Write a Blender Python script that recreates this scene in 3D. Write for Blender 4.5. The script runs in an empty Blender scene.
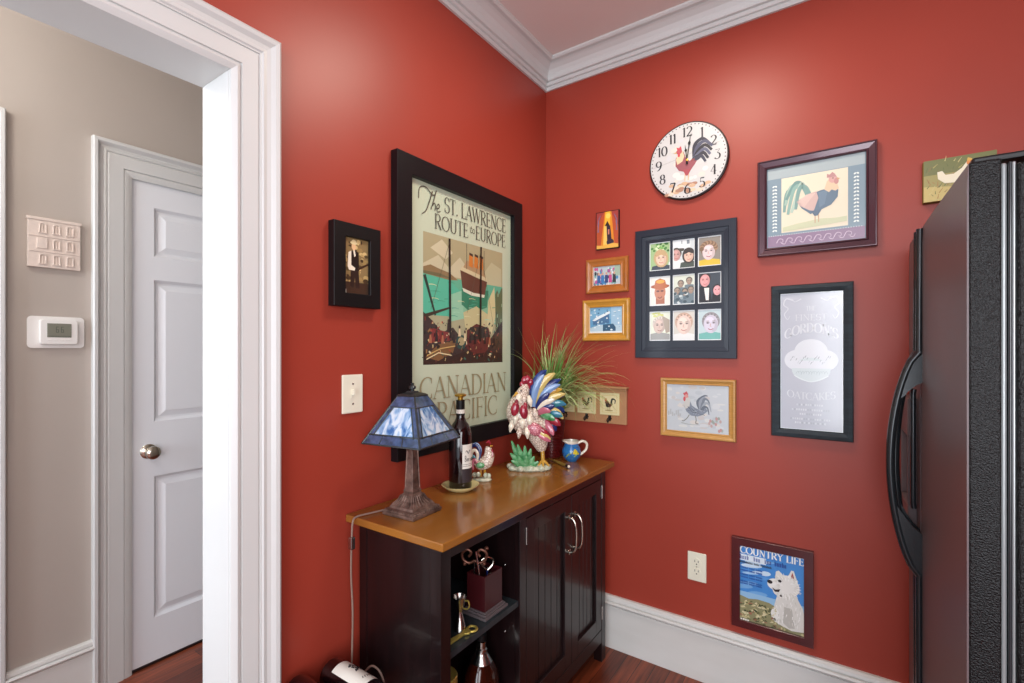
import bpy, bmesh, math, random
from mathutils import Vector, Matrix
random.seed(7)
PI = math.pi
S = bpy.context.scene
COL = S.collection

# ------------------------------------------------------------------ camera, world, lights, exposure
cam_d = bpy.data.cameras.new('camera')
cam = bpy.data.objects.new('camera', cam_d); COL.objects.link(cam)
cam.location = (1.228, -2.074, 1.35)
cam.rotation_euler = (PI/2, 0, math.radians(34.66))
cam_d.sensor_width = 36.0
cam_d.lens = 36.0*483.0/1024.0
cam_d.shift_y = 8.5/1024.0
cam_d.clip_start = 0.02
S.camera = cam

W = bpy.data.worlds.new('world'); S.world = W; W.use_nodes = True
W.node_tree.nodes['Background'].inputs[0].default_value = (0.80, 0.88, 1.0, 1)
W.node_tree.nodes['Background'].inputs[1].default_value = 1.2

def area(name, loc, target, size, power, col, size_y=None):
    l = bpy.data.lights.new(name, 'AREA'); l.energy = power; l.color = col
    l.shape = 'RECTANGLE'; l.size = size; l.size_y = size_y or size
    o = bpy.data.objects.new(name, l); COL.objects.link(o); o.location = loc
    d = Vector(target)-Vector(loc); o.rotation_euler = d.to_track_quat('-Z', 'Y').to_euler()
    return o
def bulb(name, loc, power, col, r=.12):
    l = bpy.data.lights.new(name, 'POINT'); l.energy = power; l.color = col; l.shadow_soft_size = r
    o = bpy.data.objects.new(name, l); COL.objects.link(o); o.location = loc; return o
area('ceiling_lamp_light', (0.80, -0.75, 2.64), (0.75, -0.80, 0), 0.30, 10, (1.0, 0.89, 0.76))
area('window_light_behind', (1.75, -4.1, 1.35), (0.75, 0, 0.9), 1.6, 47, (0.88, 0.94, 1.0), 1.8)
area('side_fill', (2.30, -2.45, 1.20), (0.0, -1.0, 0.7), 1.1, 34, (0.92, 0.96, 1.0), 1.5)  # added fill from the right, brightens left wall and casing; no window modelled
bulb('upward_fill', (1.35, -2.75, 2.05), 16, (0.95, 0.97, 1.0), .38)  # added point fill without a fixture, throws light up onto ceiling and crown
bulb('hall_bulb', (-0.66, -2.15, 2.35), 12, (1.0, 0.95, 0.88), .12)
area('hall_fill', (-0.66, -3.6, 1.6), (-0.9, -1.0, 1.3), 0.9, 30, (0.84, 0.91, 1.0), 1.6)  # added cool fill along the hall, brightens the white door

S.view_settings.view_transform = 'Standard'
S.view_settings.look = 'None'
S.view_settings.exposure = 0.36
S.view_settings.gamma = 1.0
S.view_settings.use_curve_mapping = False

# ------------------------------------------------------------------ materials
def lin(c):
    return c/12.92 if c <= 0.04045 else ((c+0.055)/1.055)**2.4
def rgb(h):
    if isinstance(h, tuple): return h
    h = h.lstrip('#'); return tuple(lin(int(h[i:i+2], 16)/255) for i in (0, 2, 4))
def mat(name, col, rough=0.5, metal=0.0, coat=0.0, spec=0.5, vary=0.0, scale=20, bump=0.0, bscale=200, trans=0.0, ior=1.45, col2=None, stretch=None):
    m = bpy.data.materials.new(name); m.use_nodes = True
    nt = m.node_tree; b = nt.nodes['Principled BSDF']
    c = rgb(col)
    b.inputs['Base Color'].default_value = (*c, 1); b.inputs['Roughness'].default_value = rough
    b.inputs['Metallic'].default_value = metal; b.inputs['Coat Weight'].default_value = coat
    b.inputs['Coat Roughness'].default_value = 0.08
    b.inputs['Specular IOR Level'].default_value = spec; b.inputs['IOR'].default_value = ior
    b.inputs['Transmission Weight'].default_value = trans
    if vary or bump or col2:
        tc = nt.nodes.new('ShaderNodeTexCoord'); mp = nt.nodes.new('ShaderNodeMapping')
        nt.links.new(tc.outputs['Object'], mp.inputs[0])
        if stretch: mp.inputs['Scale'].default_value = stretch
    if vary or col2:
        n = nt.nodes.new('ShaderNodeTexNoise'); n.inputs['Scale'].default_value = scale; n.inputs['Detail'].default_value = 5
        nt.links.new(mp.outputs[0], n.inputs['Vector'])
        r = nt.nodes.new('ShaderNodeValToRGB'); r.color_ramp.elements[0].position = 0.3; r.color_ramp.elements[1].position = 0.7
        if col2: a, z = rgb(col2), c
        else: a, z = tuple(x*(1-vary) for x in c), tuple(min(1, x*(1+vary)) for x in c)
        r.color_ramp.elements[0].color = (*a, 1); r.color_ramp.elements[1].color = (*z, 1)
        nt.links.new(n.outputs['Fac'], r.inputs[0]); nt.links.new(r.outputs[0], b.inputs['Base Color'])
    if bump:
        n2 = nt.nodes.new('ShaderNodeTexNoise'); n2.inputs['Scale'].default_value = bscale; n2.inputs['Detail'].default_value = 3
        nt.links.new(mp.outputs[0], n2.inputs['Vector'])
        bp = nt.nodes.new('ShaderNodeBump'); bp.inputs['Strength'].default_value = bump; bp.inputs['Distance'].default_value = 0.003
        nt.links.new(n2.outputs['Fac'], bp.inputs['Height']); nt.links.new(bp.outputs[0], b.inputs['Normal'])
    return m

def floor_mat():
    m = bpy.data.materials.new('floor_boards'); m.use_nodes = True; nt = m.node_tree; b = nt.nodes['Principled BSDF']
    tc = nt.nodes.new('ShaderNodeTexCoord'); mp = nt.nodes.new('ShaderNodeMapping'); mp.inputs['Rotation'].default_value = (0, 0, PI/2)
    br = nt.nodes.new('ShaderNodeTexBrick'); br.inputs['Scale'].default_value = 1.0
    br.inputs['Brick Width'].default_value = 1.1; br.inputs['Row Height'].default_value = 0.062
    br.inputs['Mortar Size'].default_value = 0.0012; br.inputs['Bias'].default_value = 0.0
    br.inputs['Color1'].default_value = (*rgb('#8c4529'), 1); br.inputs['Color2'].default_value = (*rgb('#542416'), 1)
    br.inputs['Mortar'].default_value = (*rgb('#160605'), 1)
    nt.links.new(tc.outputs['Object'], mp.inputs[0]); nt.links.new(mp.outputs[0], br.inputs[0])
    mp2 = nt.nodes.new('ShaderNodeMapping'); mp2.inputs['Scale'].default_value = (60, 3, 1)
    n = nt.nodes.new('ShaderNodeTexNoise'); n.inputs['Scale'].default_value = 1.4; n.inputs['Detail'].default_value = 8
    nt.links.new(tc.outputs['Object'], mp2.inputs[0]); nt.links.new(mp2.outputs[0], n.inputs[0])
    r = nt.nodes.new('ShaderNodeValToRGB'); r.color_ramp.elements[0].color = (.45, .42, .4, 1); r.color_ramp.elements[1].color = (1.5, 1.4, 1.3, 1)
    r.color_ramp.elements[0].position = .3; r.color_ramp.elements[1].position = .75
    nt.links.new(n.outputs['Fac'], r.inputs[0])
    mx = nt.nodes.new('ShaderNodeMix'); mx.data_type = 'RGBA'; mx.blend_type = 'MULTIPLY'; mx.inputs['Factor'].default_value = 1
    nt.links.new(br.outputs[0], mx.inputs[6]); nt.links.new(r.outputs[0], mx.inputs[7]); nt.links.new(mx.outputs[2], b.inputs['Base Color'])
    b.inputs['Roughness'].default_value = 0.28
    bp = nt.nodes.new('ShaderNodeBump'); bp.inputs['Strength'].default_value = .25; bp.inputs['Distance'].default_value = .002
    nt.links.new(br.outputs['Fac'], bp.inputs['Height']); bp.invert = True; nt.links.new(bp.outputs[0], b.inputs['Normal'])
    return m

def print_mat(name='print', rough=0.35, coat=0.35):
    m = bpy.data.materials.new(name); m.use_nodes = True; nt = m.node_tree; b = nt.nodes['Principled BSDF']
    a = nt.nodes.new('ShaderNodeVertexColor'); a.layer_name = 'Col'
    nt.links.new(a.outputs[0], b.inputs['Base Color'])
    b.inputs['Roughness'].default_value = rough; b.inputs['Coat Weight'].default_value = coat; b.inputs['Coat Roughness'].default_value = 0.12
    return m

def voronoi_mat(name, c1, c2, scale=60, rough=.2, edge=.12, c3=None, stretch=None):
    # glazed ceramic with a pattern of painted scales
    m = bpy.data.materials.new(name); m.use_nodes = True; nt = m.node_tree; b = nt.nodes['Principled BSDF']
    tc = nt.nodes.new('ShaderNodeTexCoord'); mp = nt.nodes.new('ShaderNodeMapping')
    if stretch: mp.inputs['Scale'].default_value = stretch
    v = nt.nodes.new('ShaderNodeTexVoronoi'); v.inputs['Scale'].default_value = scale; v.feature = 'DISTANCE_TO_EDGE'
    v2 = nt.nodes.new('ShaderNodeTexVoronoi'); v2.inputs['Scale'].default_value = scale
    nt.links.new(tc.outputs['Object'], mp.inputs[0])
    nt.links.new(mp.outputs[0], v.inputs[0]); nt.links.new(mp.outputs[0], v2.inputs[0])
    r = nt.nodes.new('ShaderNodeValToRGB'); r.color_ramp.elements[0].position = 0.0; r.color_ramp.elements[1].position = edge
    r.color_ramp.elements[0].color = (*rgb(c2), 1); r.color_ramp.elements[1].color = (*rgb(c1), 1)
    nt.links.new(v.outputs['Distance'], r.inputs[0])
    out = r.outputs[0]
    if c3:
        mx = nt.nodes.new('ShaderNodeMix'); mx.data_type = 'RGBA'; sp = nt.nodes.new('ShaderNodeSeparateColor')
        nt.links.new(v2.outputs['Color'], sp.inputs[0])
        mt = nt.nodes.new('ShaderNodeMath'); mt.operation = 'GREATER_THAN'; mt.inputs[1].default_value = .68
        nt.links.new(sp.outputs[0], mt.inputs[0]); nt.links.new(mt.outputs[0], mx.inputs['Factor'])
        nt.links.new(out, mx.inputs[6]); mx.inputs[7].default_value = (*rgb(c3), 1); out = mx.outputs[2]
    nt.links.new(out, b.inputs['Base Color'])
    b.inputs['Roughness'].default_value = rough; b.inputs['Coat Weight'].default_value = .5; b.inputs['Coat Roughness'].default_value = .08
    bp = nt.nodes.new('ShaderNodeBump'); bp.inputs['Strength'].default_value = .6; bp.inputs['Distance'].default_value = .002
    nt.links.new(r.outputs[0], bp.inputs['Height']); nt.links.new(bp.outputs[0], b.inputs['Normal'])
    return m

M = {}
M['red'] = mat('red_wall_paint', '#9a392a', rough=.42, spec=.5, vary=.05, scale=2.2, bump=.05, bscale=60)
M['beige'] = mat('beige_wall_paint', '#b0a79e', rough=.7, vary=.03, scale=2)
M['ceil'] = mat('ceiling_paint', '#dccfca', rough=.8)
M['white'] = mat('white_trim_paint', '#cbccca', rough=.35, vary=.02, scale=3)
M['white_base'] = mat('baseboard_paint', '#d6d6d2', rough=.38, col2='#cdccc7', scale=3, stretch=(1, 1, 3))
M['doorwhite'] = mat('door_paint', '#dfe2e6', rough=.38)
M['floor'] = floor_mat()
M['espresso'] = mat('espresso_wood', '#1b0d0e', rough=.32, coat=.25, col2='#100708', scale=6, stretch=(8, 8, 1))
M['worktop'] = mat('honey_wood_top', '#9a6528', rough=.26, coat=.4, col2='#84521f', scale=7, stretch=(1, .35, 1))
M['steel'] = mat('brushed_steel', '#b9b7b2', rough=.22, metal=1)
M['nickel'] = mat('nickel', '#c9c2b4', rough=.18, metal=1)
M['bronze'] = mat('bronze_metal', '#8d7468', rough=.45, metal=.55, col2='#4f3d36', scale=45)
M['came'] = mat('lead_came', '#4a5254', rough=.35, metal=.8)
M['blackframe'] = mat('black_frame_wood', '#0b0b0f', rough=.42, spec=.35, vary=.5, scale=90, stretch=(1, 1, 12))
M['blackframe2'] = mat('black_frame_matt', '#0a090b', rough=.5, spec=.35)
M['collage'] = mat('blue_black_frame', '#1c2532', rough=.35, coat=.08)
M['cordoframe'] = mat('weathered_dark_frame', '#26343c', rough=.55, col2='#141c22', scale=25, stretch=(1, 1, 6))
M['mahogany'] = mat('mahogany_frame', '#4a1517', rough=.25, coat=.5, vary=.2, scale=10)
M['plumframe'] = mat('plum_silver_frame', '#4a2c36', rough=.25, coat=.4, metal=.3)
M['goldwood'] = mat('gold_wood_frame', '#b98a4a', rough=.35, coat=.2, vary=.12, scale=40, stretch=(1, 1, 8))
M['honeyframe'] = mat('honey_frame', '#a8662c', rough=.32, coat=.3, vary=.15, scale=20)
M['yellowframe'] = mat('yellow_gold_frame', '#c08a34', rough=.3, coat=.3, vary=.12, scale=20)
M['print'] = print_mat()
M['gloss'] = print_mat('painted_glaze', .12, .6)
M['black'] = mat('black_plastic', '#0d0d0f', rough=.35)
M['ivory'] = mat('ivory_plastic', '#e2dfcb', rough=.35)
M['plasticwhite'] = mat('white_plastic', '#e4e2de', rough=.4)
M['plaster'] = mat('plaster_relief', '#d6c8bd', rough=.7, vary=.06, scale=60)
M['lcd'] = mat('lcd_screen', '#7c7d70', rough=.2)
M['fridge_door'] = mat('fridge_gloss_door', '#5f5153', rough=.42, coat=.08, spec=.4)
M['fridge_side'] = mat('fridge_textured_black', '#050506', rough=.27, spec=.32, bump=.7, bscale=330)
M['gasket'] = mat('fridge_gasket', '#a3a6a6', rough=.3, metal=.5)
M['handle'] = mat('fridge_handle', '#1e2428', rough=.25, coat=.4)
M['bottle'] = mat('dark_wine_glass', '#120608', rough=.06, coat=.6)
M['saucer'] = mat('cream_yellow_glaze', '#e0d79a', rough=.15, coat=.5)
M['gold'] = mat('gold_cap', '#c39a3c', rough=.3, metal=.8)
M['brass'] = mat('pale_brass', '#c4b25c', rough=.3, metal=.7)
M['cord'] = mat('lamp_cord', '#8a7468', rough=.4)
M['pot'] = mat('ribbed_red_pot', '#5a1414', rough=.3, coat=.3)
M['soil'] = mat('soil', '#231710', rough=.9, vary=.4, scale=80)
M['leaf'] = mat('grass_blades', '#83ad55', rough=.45, col2='#c3cf92', scale=9)
M['leaf2'] = mat('grass_blades_dry', '#a8a062', rough=.5, col2='#8f7a4a', scale=12)
M['tan'] = mat('tan_board', '#b0835c', rough=.5, vary=.08, scale=15)
M['amber'] = mat('amber_spirit', '#3c150a', rough=.05, coat=.2, trans=.4)
M['clear'] = mat('clear_glass', '#e8eeee', rough=.03, trans=.9)
M['rackwood'] = mat('dark_rack_wood', '#221312', rough=.4)
M['canvas'] = mat('canvas_edge', '#8a7a3e', rough=.7)

# ------------------------------------------------------------------ mesh helpers
class MB:
    def __init__(s): s.v = []; s.f = []; s.c = []
    def add(s, vs, fs, col=None):
        o = len(s.v); s.v += [tuple(v) for v in vs]
        for f in fs: s.f.append([i+o for i in f]); s.c.append(col)
        return s
    def box(s, x0, y0, z0, x1, y1, z1, col=None):
        if x0 > x1: x0, x1 = x1, x0
        if y0 > y1: y0, y1 = y1, y0
        if z0 > z1: z0, z1 = z1, z0
        vs = [(x, y, z) for z in (z0, z1) for x, y in ((x0, y0), (x1, y0), (x1, y1), (x0, y1))]
        return s.add(vs, [(3, 2, 1, 0), (4, 5, 6, 7), (0, 1, 5, 4), (1, 2, 6, 5), (2, 3, 7, 6), (3, 0, 4, 7)], col)
    def lathe(s, prof, cx=0, cy=0, seg=32, M4=None, col=None):
        vs = []; fs = []
        for r, z in prof:
            for i in range(seg):
                a = 2*PI*i/seg; vs.append((cx+r*math.cos(a), cy+r*math.sin(a), z))
        for j in range(len(prof)-1):
            for i in range(seg):
                k = (i+1) % seg
                fs.append((j*seg+i, j*seg+k, (j+1)*seg+k, (j+1)*seg+i))
        fs.append(tuple(range(seg))[::-1]); fs.append(tuple((len(prof)-1)*seg+i for i in range(seg)))
        if M4: vs = [tuple(M4 @ Vector(v)) for v in vs]
        return s.add(vs, fs, col)
    def tube(s, pts, rad, seg=10, flat=1.0, up=(0, 0, 1), col=None, smooth=0, caps=True):
        P = [Vector(p) for p in pts]
        if smooth: P, rad = catmull(P, rad, smooth)
        if not isinstance(rad, (list, tuple)): rad = [rad]*len(P)
        vs = []; fs = []; prevn = None
        for i, p in enumerate(P):
            t = (P[min(i+1, len(P)-1)]-P[max(i-1, 0)])
            t = t.normalized() if t.length > 1e-9 else Vector((0, 0, 1))
            if prevn is None:
                u = Vector(up); n = u-t*u.dot(t)
                if n.length < 1e-3: u = Vector((1, 0, 0)); n = u-t*u.dot(t)
                n.normalize()
            else:
                n = prevn-t*prevn.dot(t); n.normalize()
            prevn = n; b = t.cross(n)
            for k in range(seg):
                a = 2*PI*k/seg
                vs.append(p+(n*math.cos(a)*flat+b*math.sin(a))*rad[i])
        for i in range(len(P)-1):
            for k in range(seg):
                l = (k+1) % seg
                fs.append((i*seg+k, i*seg+l, (i+1)*seg+l, (i+1)*seg+k))
        if caps:
            fs.append(tuple(range(seg))[::-1]); fs.append(tuple((len(P)-1)*seg+k for k in range(seg)))
        return s.add(vs, fs, col)
    def ball(s, c, r, seg=14, rings=9, rot=None, col=None):
        if not isinstance(r, (list, tuple)): r = (r, r, r)
        vs = []; fs = []
        for j in range(1, rings):
            t = PI*j/rings
            for i in range(seg):
                a = 2*PI*i/seg
                vs.append(Vector((r[0]*math.sin(t)*math.cos(a), r[1]*math.sin(t)*math.sin(a), r[2]*math.cos(t))))
        vs.append(Vector((0, 0, r[2]))); vs.append(Vector((0, 0, -r[2])))
        n = (rings-1)*seg
        for j in range(rings-2):
            for i in range(seg):
                k = (i+1) % seg; fs.append((j*seg+i, (j+1)*seg+i, (j+1)*seg+k, j*seg+k))
        for i in range(seg):
            k = (i+1) % seg
            fs.append((n, i, k)); fs.append((n+1, (rings-2)*seg+k, (rings-2)*seg+i))
        if rot: vs = [rot @ v for v in vs]
        return s.add([v+Vector(c) for v in vs], fs, col)
    def prism(s, poly, a0, a1, axis='y', col=None):
        # poly in the plane across the axis
        def mk(p, a):
            return (p[0], a, p[1]) if axis == 'y' else ((a, p[0], p[1]) if axis == 'x' else (p[0], p[1], a))
        n = len(poly); vs = [mk(p, a0) for p in poly]+[mk(p, a1) for p in poly]
        fs = [tuple(range(n)), tuple(range(2*n-1, n-1, -1))]+[(i, (i+1) % n, n+(i+1) % n, n+i) for i in range(n)]
        return s.add(vs, fs, col)
    def build(s, name, m, parent=None, smooth=False, bevel=0, loc=None):
        me = bpy.data.meshes.new(name); me.from_pydata(s.v, [], s.f)
        if any(c is not None for c in s.c):
            at = me.color_attributes.new('Col', 'FLOAT_COLOR', 'CORNER')
            d = []
            for p, c in zip(me.polygons, s.c):
                d += list((*rgb(c or '#ffffff'), 1))*len(p.vertices)
            at.data.foreach_set('color', d)
        bm = bmesh.new(); bm.from_mesh(me); bmesh.ops.recalc_face_normals(bm, faces=bm.faces); bm.to_mesh(me); bm.free()
        me.materials.append(M[m] if isinstance(m, str) else m)
        if smooth:
            me.polygons.foreach_set('use_smooth', [True]*len(me.polygons))
            try: me.set_sharp_from_angle(angle=math.radians(38))
            except Exception: pass
        me.update()
        o = bpy.data.objects.new(name, me); COL.objects.link(o)
        if parent: o.parent = parent
        if loc: o.location = loc
        if bevel:
            b = o.modifiers.new('bevel', 'BEVEL'); b.width = bevel; b.segments = 2; b.limit_method = 'ANGLE'; b.angle_limit = math.radians(40)
        return o
def catmull(P, R, n):
    if not isinstance(R, (list, tuple)): R = [R]*len(P)
    out = []; ro = []
    for i in range(len(P)-1):
        p0 = P[max(i-1, 0)]; p1 = P[i]; p2 = P[i+1]; p3 = P[min(i+2, len(P)-1)]
        for k in range(n):
            t = k/n
            out.append(0.5*((2*p1)+(p2-p0)*t+(2*p0-5*p1+4*p2-p3)*t*t+(3*p1-p0-3*p2+p3)*t**3)); ro.append(R[i]+(R[i+1]-R[i])*t)
    out.append(P[-1]); ro.append(R[-1]); return out, ro

def sweep(path, prof, mapf, closed=False):
    """path: 2D corners; prof: list of (d inward-left, h); mapf(u, v, h) -> xyz"""
    n = len(path); b = MB(); P = [Vector(p) for p in path]; vs = []
    for i in range(n):
        if closed or 0 < i < n-1:
            a = (P[i]-P[i-1]).normalized(); c = (P[(i+1) % n]-P[i]).normalized()
            na = Vector((-a.y, a.x)); nc = Vector((-c.y, c.x)); m = (na+nc); m = m/(m.dot(na))
        else:
            a = (P[1]-P[0]).normalized() if i == 0 else (P[i]-P[i-1]).normalized(); m = Vector((-a.y, a.x))
        for d, h in prof:
            q = P[i]+m*d; vs.append(mapf(q.x, q.y, h))
    k = len(prof); fs = []
    for i in range(n if closed else n-1):
        j = (i+1) % n
        for q in range(k):
            r = (q+1) % k; fs.append((i*k+q, i*k+r, j*k+r, j*k+q))
    if not closed:
        fs.append(tuple(range(k))); fs.append(tuple((n-1)*k+q for q in range(k))[::-1])
    b.add(vs, fs); return b

def thing(name, label, cat, loc=(0, 0, 0), rz=0, group=None):
    o = bpy.data.objects.new(name, None); COL.objects.link(o); o.location = loc; o.rotation_euler = (0, 0, rz)
    o.empty_display_size = .05
    o['label'] = label; o['category'] = cat
    if group: o['group'] = group
    return o
def tag(o, label, cat, group=None):
    o['label'] = label; o['category'] = cat
    if group: o['group'] = group
    return o
def struct(o): o['kind'] = 'structure'; return o

# ------------------------------------------------------------------ flat printed art (layers of coloured paper shapes)
def arc(cx, cy, rx, ry, a0, a1, n=14):
    return [(cx+rx*math.cos(math.radians(a0+(a1-a0)*i/n)), cy+ry*math.sin(math.radians(a0+(a1-a0)*i/n))) for i in range(n+1)]
def glyphs():
    G = {}
    def sf(x, y, w=.1): return ([(x-w, y), (x+w, y)], 't')
    G['A'] = (.72, [([(.06, 0), (.36, 1)], 't'), ([(.36, 1), (.66, 0)], 'T'), ([(.16, .34), (.56, .34)], 't'), sf(.06, 0), sf(.66, 0)])
    G['C'] = (.70, [(arc(.40, .5, .36, .5, 55, 305, 22), 'a'), ([(.61, .95), (.61, .72)], 't'), ([(.61, .05), (.61, .25)], 't')])
    G['D'] = (.76, [([(.14, 0), (.14, 1)], 'T'), ([(.04, 1), (.30, 1)]+arc(.30, .5, .38, .5, 90, -90, 16)+[(.04, 0)], 'a')])
    G['E'] = (.58, [([(.14, 0), (.14, 1)], 'T'), ([(.04, 1), (.50, 1), (.50, .84)], 't'), ([(.04, 0), (.53, 0), (.53, .18)], 't'), ([(.14, .52), (.42, .52)], 't'), ([(.42, .60), (.42, .44)], 't')])
    G['F'] = (.54, [([(.14, 0), (.14, 1)], 'T'), ([(.04, 1), (.50, 1), (.50, .82)], 't'), sf(.14, 0), ([(.14, .52), (.42, .52)], 't'), ([(.42, .60), (.42, .44)], 't')])
    G['G'] = (.76, [(arc(.40, .5, .36, .5, 55, 320, 22), 'a'), ([(.61, .95), (.61, .72)], 't'), ([(.64, .42), (.64, .1)], 'T'), ([(.50, .42), (.74, .42)], 't')])
    G['H'] = (.74, [([(.14, 0), (.14, 1)], 'T'), ([(.60, 0), (.60, 1)], 'T'), ([(.14, .52), (.60, .52)], 't'), sf(.14, 0), sf(.14, 1), sf(.6, 0), sf(.6, 1)])
    G['I'] = (.28, [([(.14, 0), (.14, 1)], 'T'), sf(.14, 0), sf(.14, 1)])
    G['K'] = (.68, [([(.14, 0), (.14, 1)], 'T'), ([(.56, 1), (.14, .42)], 't'), ([(.26, .56), (.60, 0)], 'T'), sf(.14, 0), sf(.14, 1), sf(.6, 0), sf(.56, 1, .08)])
    G['L'] = (.54, [([(.14, 0), (.14, 1)], 'T'), ([(.04, 0), (.50, 0), (.50, .2)], 't'), sf(.14, 1)])
    G['N'] = (.78, [([(.14, 0), (.14, 1)], 't'), ([(.14, 1), (.64, 0)], 'T'), ([(.64, 0), (.64, 1)], 't'), sf(.14, 0), sf(.64, 1), sf(.1, 1, .06)])
    G['O'] = (.80, [(arc(.40, .5, .35, .5, 0, 360, 30), 'a')])
    G['P'] = (.60, [([(.14, 0), (.14, 1)], 'T'), ([(.04, 1), (.30, 1)]+arc(.30, .74, .24, .26, 90, -90, 12)+[(.14, .48)], 'a'), sf(.14, 0)])
    G['R'] = (.68, [([(.14, 0), (.14, 1)], 'T'), ([(.04, 1), (.30, 1)]+arc(.30, .75, .24, .25, 90, -90, 12)+[(.14, .5)], 'a'), ([(.30, .5), (.62, 0)], 'T'), sf(.14, 0), sf(.62, 0, .06)])
    G['S'] = (.58, [(arc(.29, .74, .21, .26, 30, 235, 14)+arc(.29, .26, .23, .27, 70, -150, 16), 'a'), ([(.49, .96), (.49, .76)], 't'), ([(.08, .04), (.08, .26)], 't')])
    G['T'] = (.62, [([(.31, 0), (.31, 1)], 'T'), ([(.04, .82), (.04, 1), (.58, 1), (.58, .82)], 't'), sf(.31, 0)])
    G['U'] = (.74, [([(.14, 1), (.14, .3)]+arc(.37, .3, .23, .3, 180, 360, 14)+[(.60, 1)], 'a'), sf(.14, 1), sf(.6, 1)])
    G['V'] = (.72, [([(.06, 1), (.36, 0)], 'T'), ([(.36, 0), (.66, 1)], 't'), sf(.06, 1), sf(.66, 1)])
    G['W'] = (1.0, [([(.06, 1), (.30, 0)], 'T'), ([(.30, 0), (.50, 1)], 't'), ([(.50, 1), (.72, 0)], 'T'), ([(.72, 0), (.94, 1)], 't'), sf(.06, 1), sf(.94, 1), sf(.5, 1)])
    G['Y'] = (.68, [([(.06, 1), (.34, .48)], 'T'), ([(.62, 1), (.34, .48)], 't'), ([(.34, .48), (.34, 0)], 'T'), sf(.06, 1), sf(.62, 1), sf(.34, 0)])
    G['.'] = (.24, [([(.06, .05), (.18, .05)], 'T')]); G["'"] = (.22, [([(.11, 1), (.09, .76)], 'T')]); G[' '] = (.32, []); G['-'] = (.3, [([(.04, .4), (.26, .4)], 't')])
    G['0'] = (.66, [(arc(.33, .5, .27, .5, 0, 360, 24), 'a')])
    G['1'] = (.40, [([(.20, 0), (.20, 1)], 'T'), ([(.04, .84), (.20, 1)], 't'), sf(.2, 0)])
    G['2'] = (.62, [(arc(.31, .72, .24, .28, 160, -30, 14)+[(.06, 0)], 'a'), ([(.06, .03), (.56, .03), (.56, .16)], 'm')])
    G['3'] = (.62, [(([(.08, .97), (.52, .97), (.26, .62)]), 't'), (arc(.26, .31, .27, .31, 90, -150, 16), 'a')])
    G['4'] = (.62, [([(.42, 0), (.42, 1)], 'T'), ([(.42, 1), (.04, .32), (.58, .32)], 't'), sf(.42, 0)])
    G['5'] = (.62, [([(.52, .97), (.14, .97)], 'm'), ([(.14, .97), (.12, .56)], 't'), (arc(.27, .31, .27, .31, 120, -150, 16), 'a')])
    G['6'] = (.64, [(arc(.33, .30, .26, .30, 0, 360, 18), 'a'), (arc(.52, .36, .45, .62, 90, 185, 10), 'a')])
    G['7'] = (.60, [([(.06, .84), (.06, .97), (.54, .97)], 'm'), ([(.54, .97), (.22, 0)], 'T')])
    G['8'] = (.62, [(arc(.31, .75, .20, .25, 0, 360, 16), 'a'), (arc(.31, .26, .25, .27, 0, 360, 16), 'a')])
    G['9'] = (.64, [(arc(.31, .70, .26, .30, 0, 360, 18), 'a'), (arc(.12, .64, .45, .62, -90, 5, 10), 'a')])
    return G
GL = glyphs()
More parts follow.
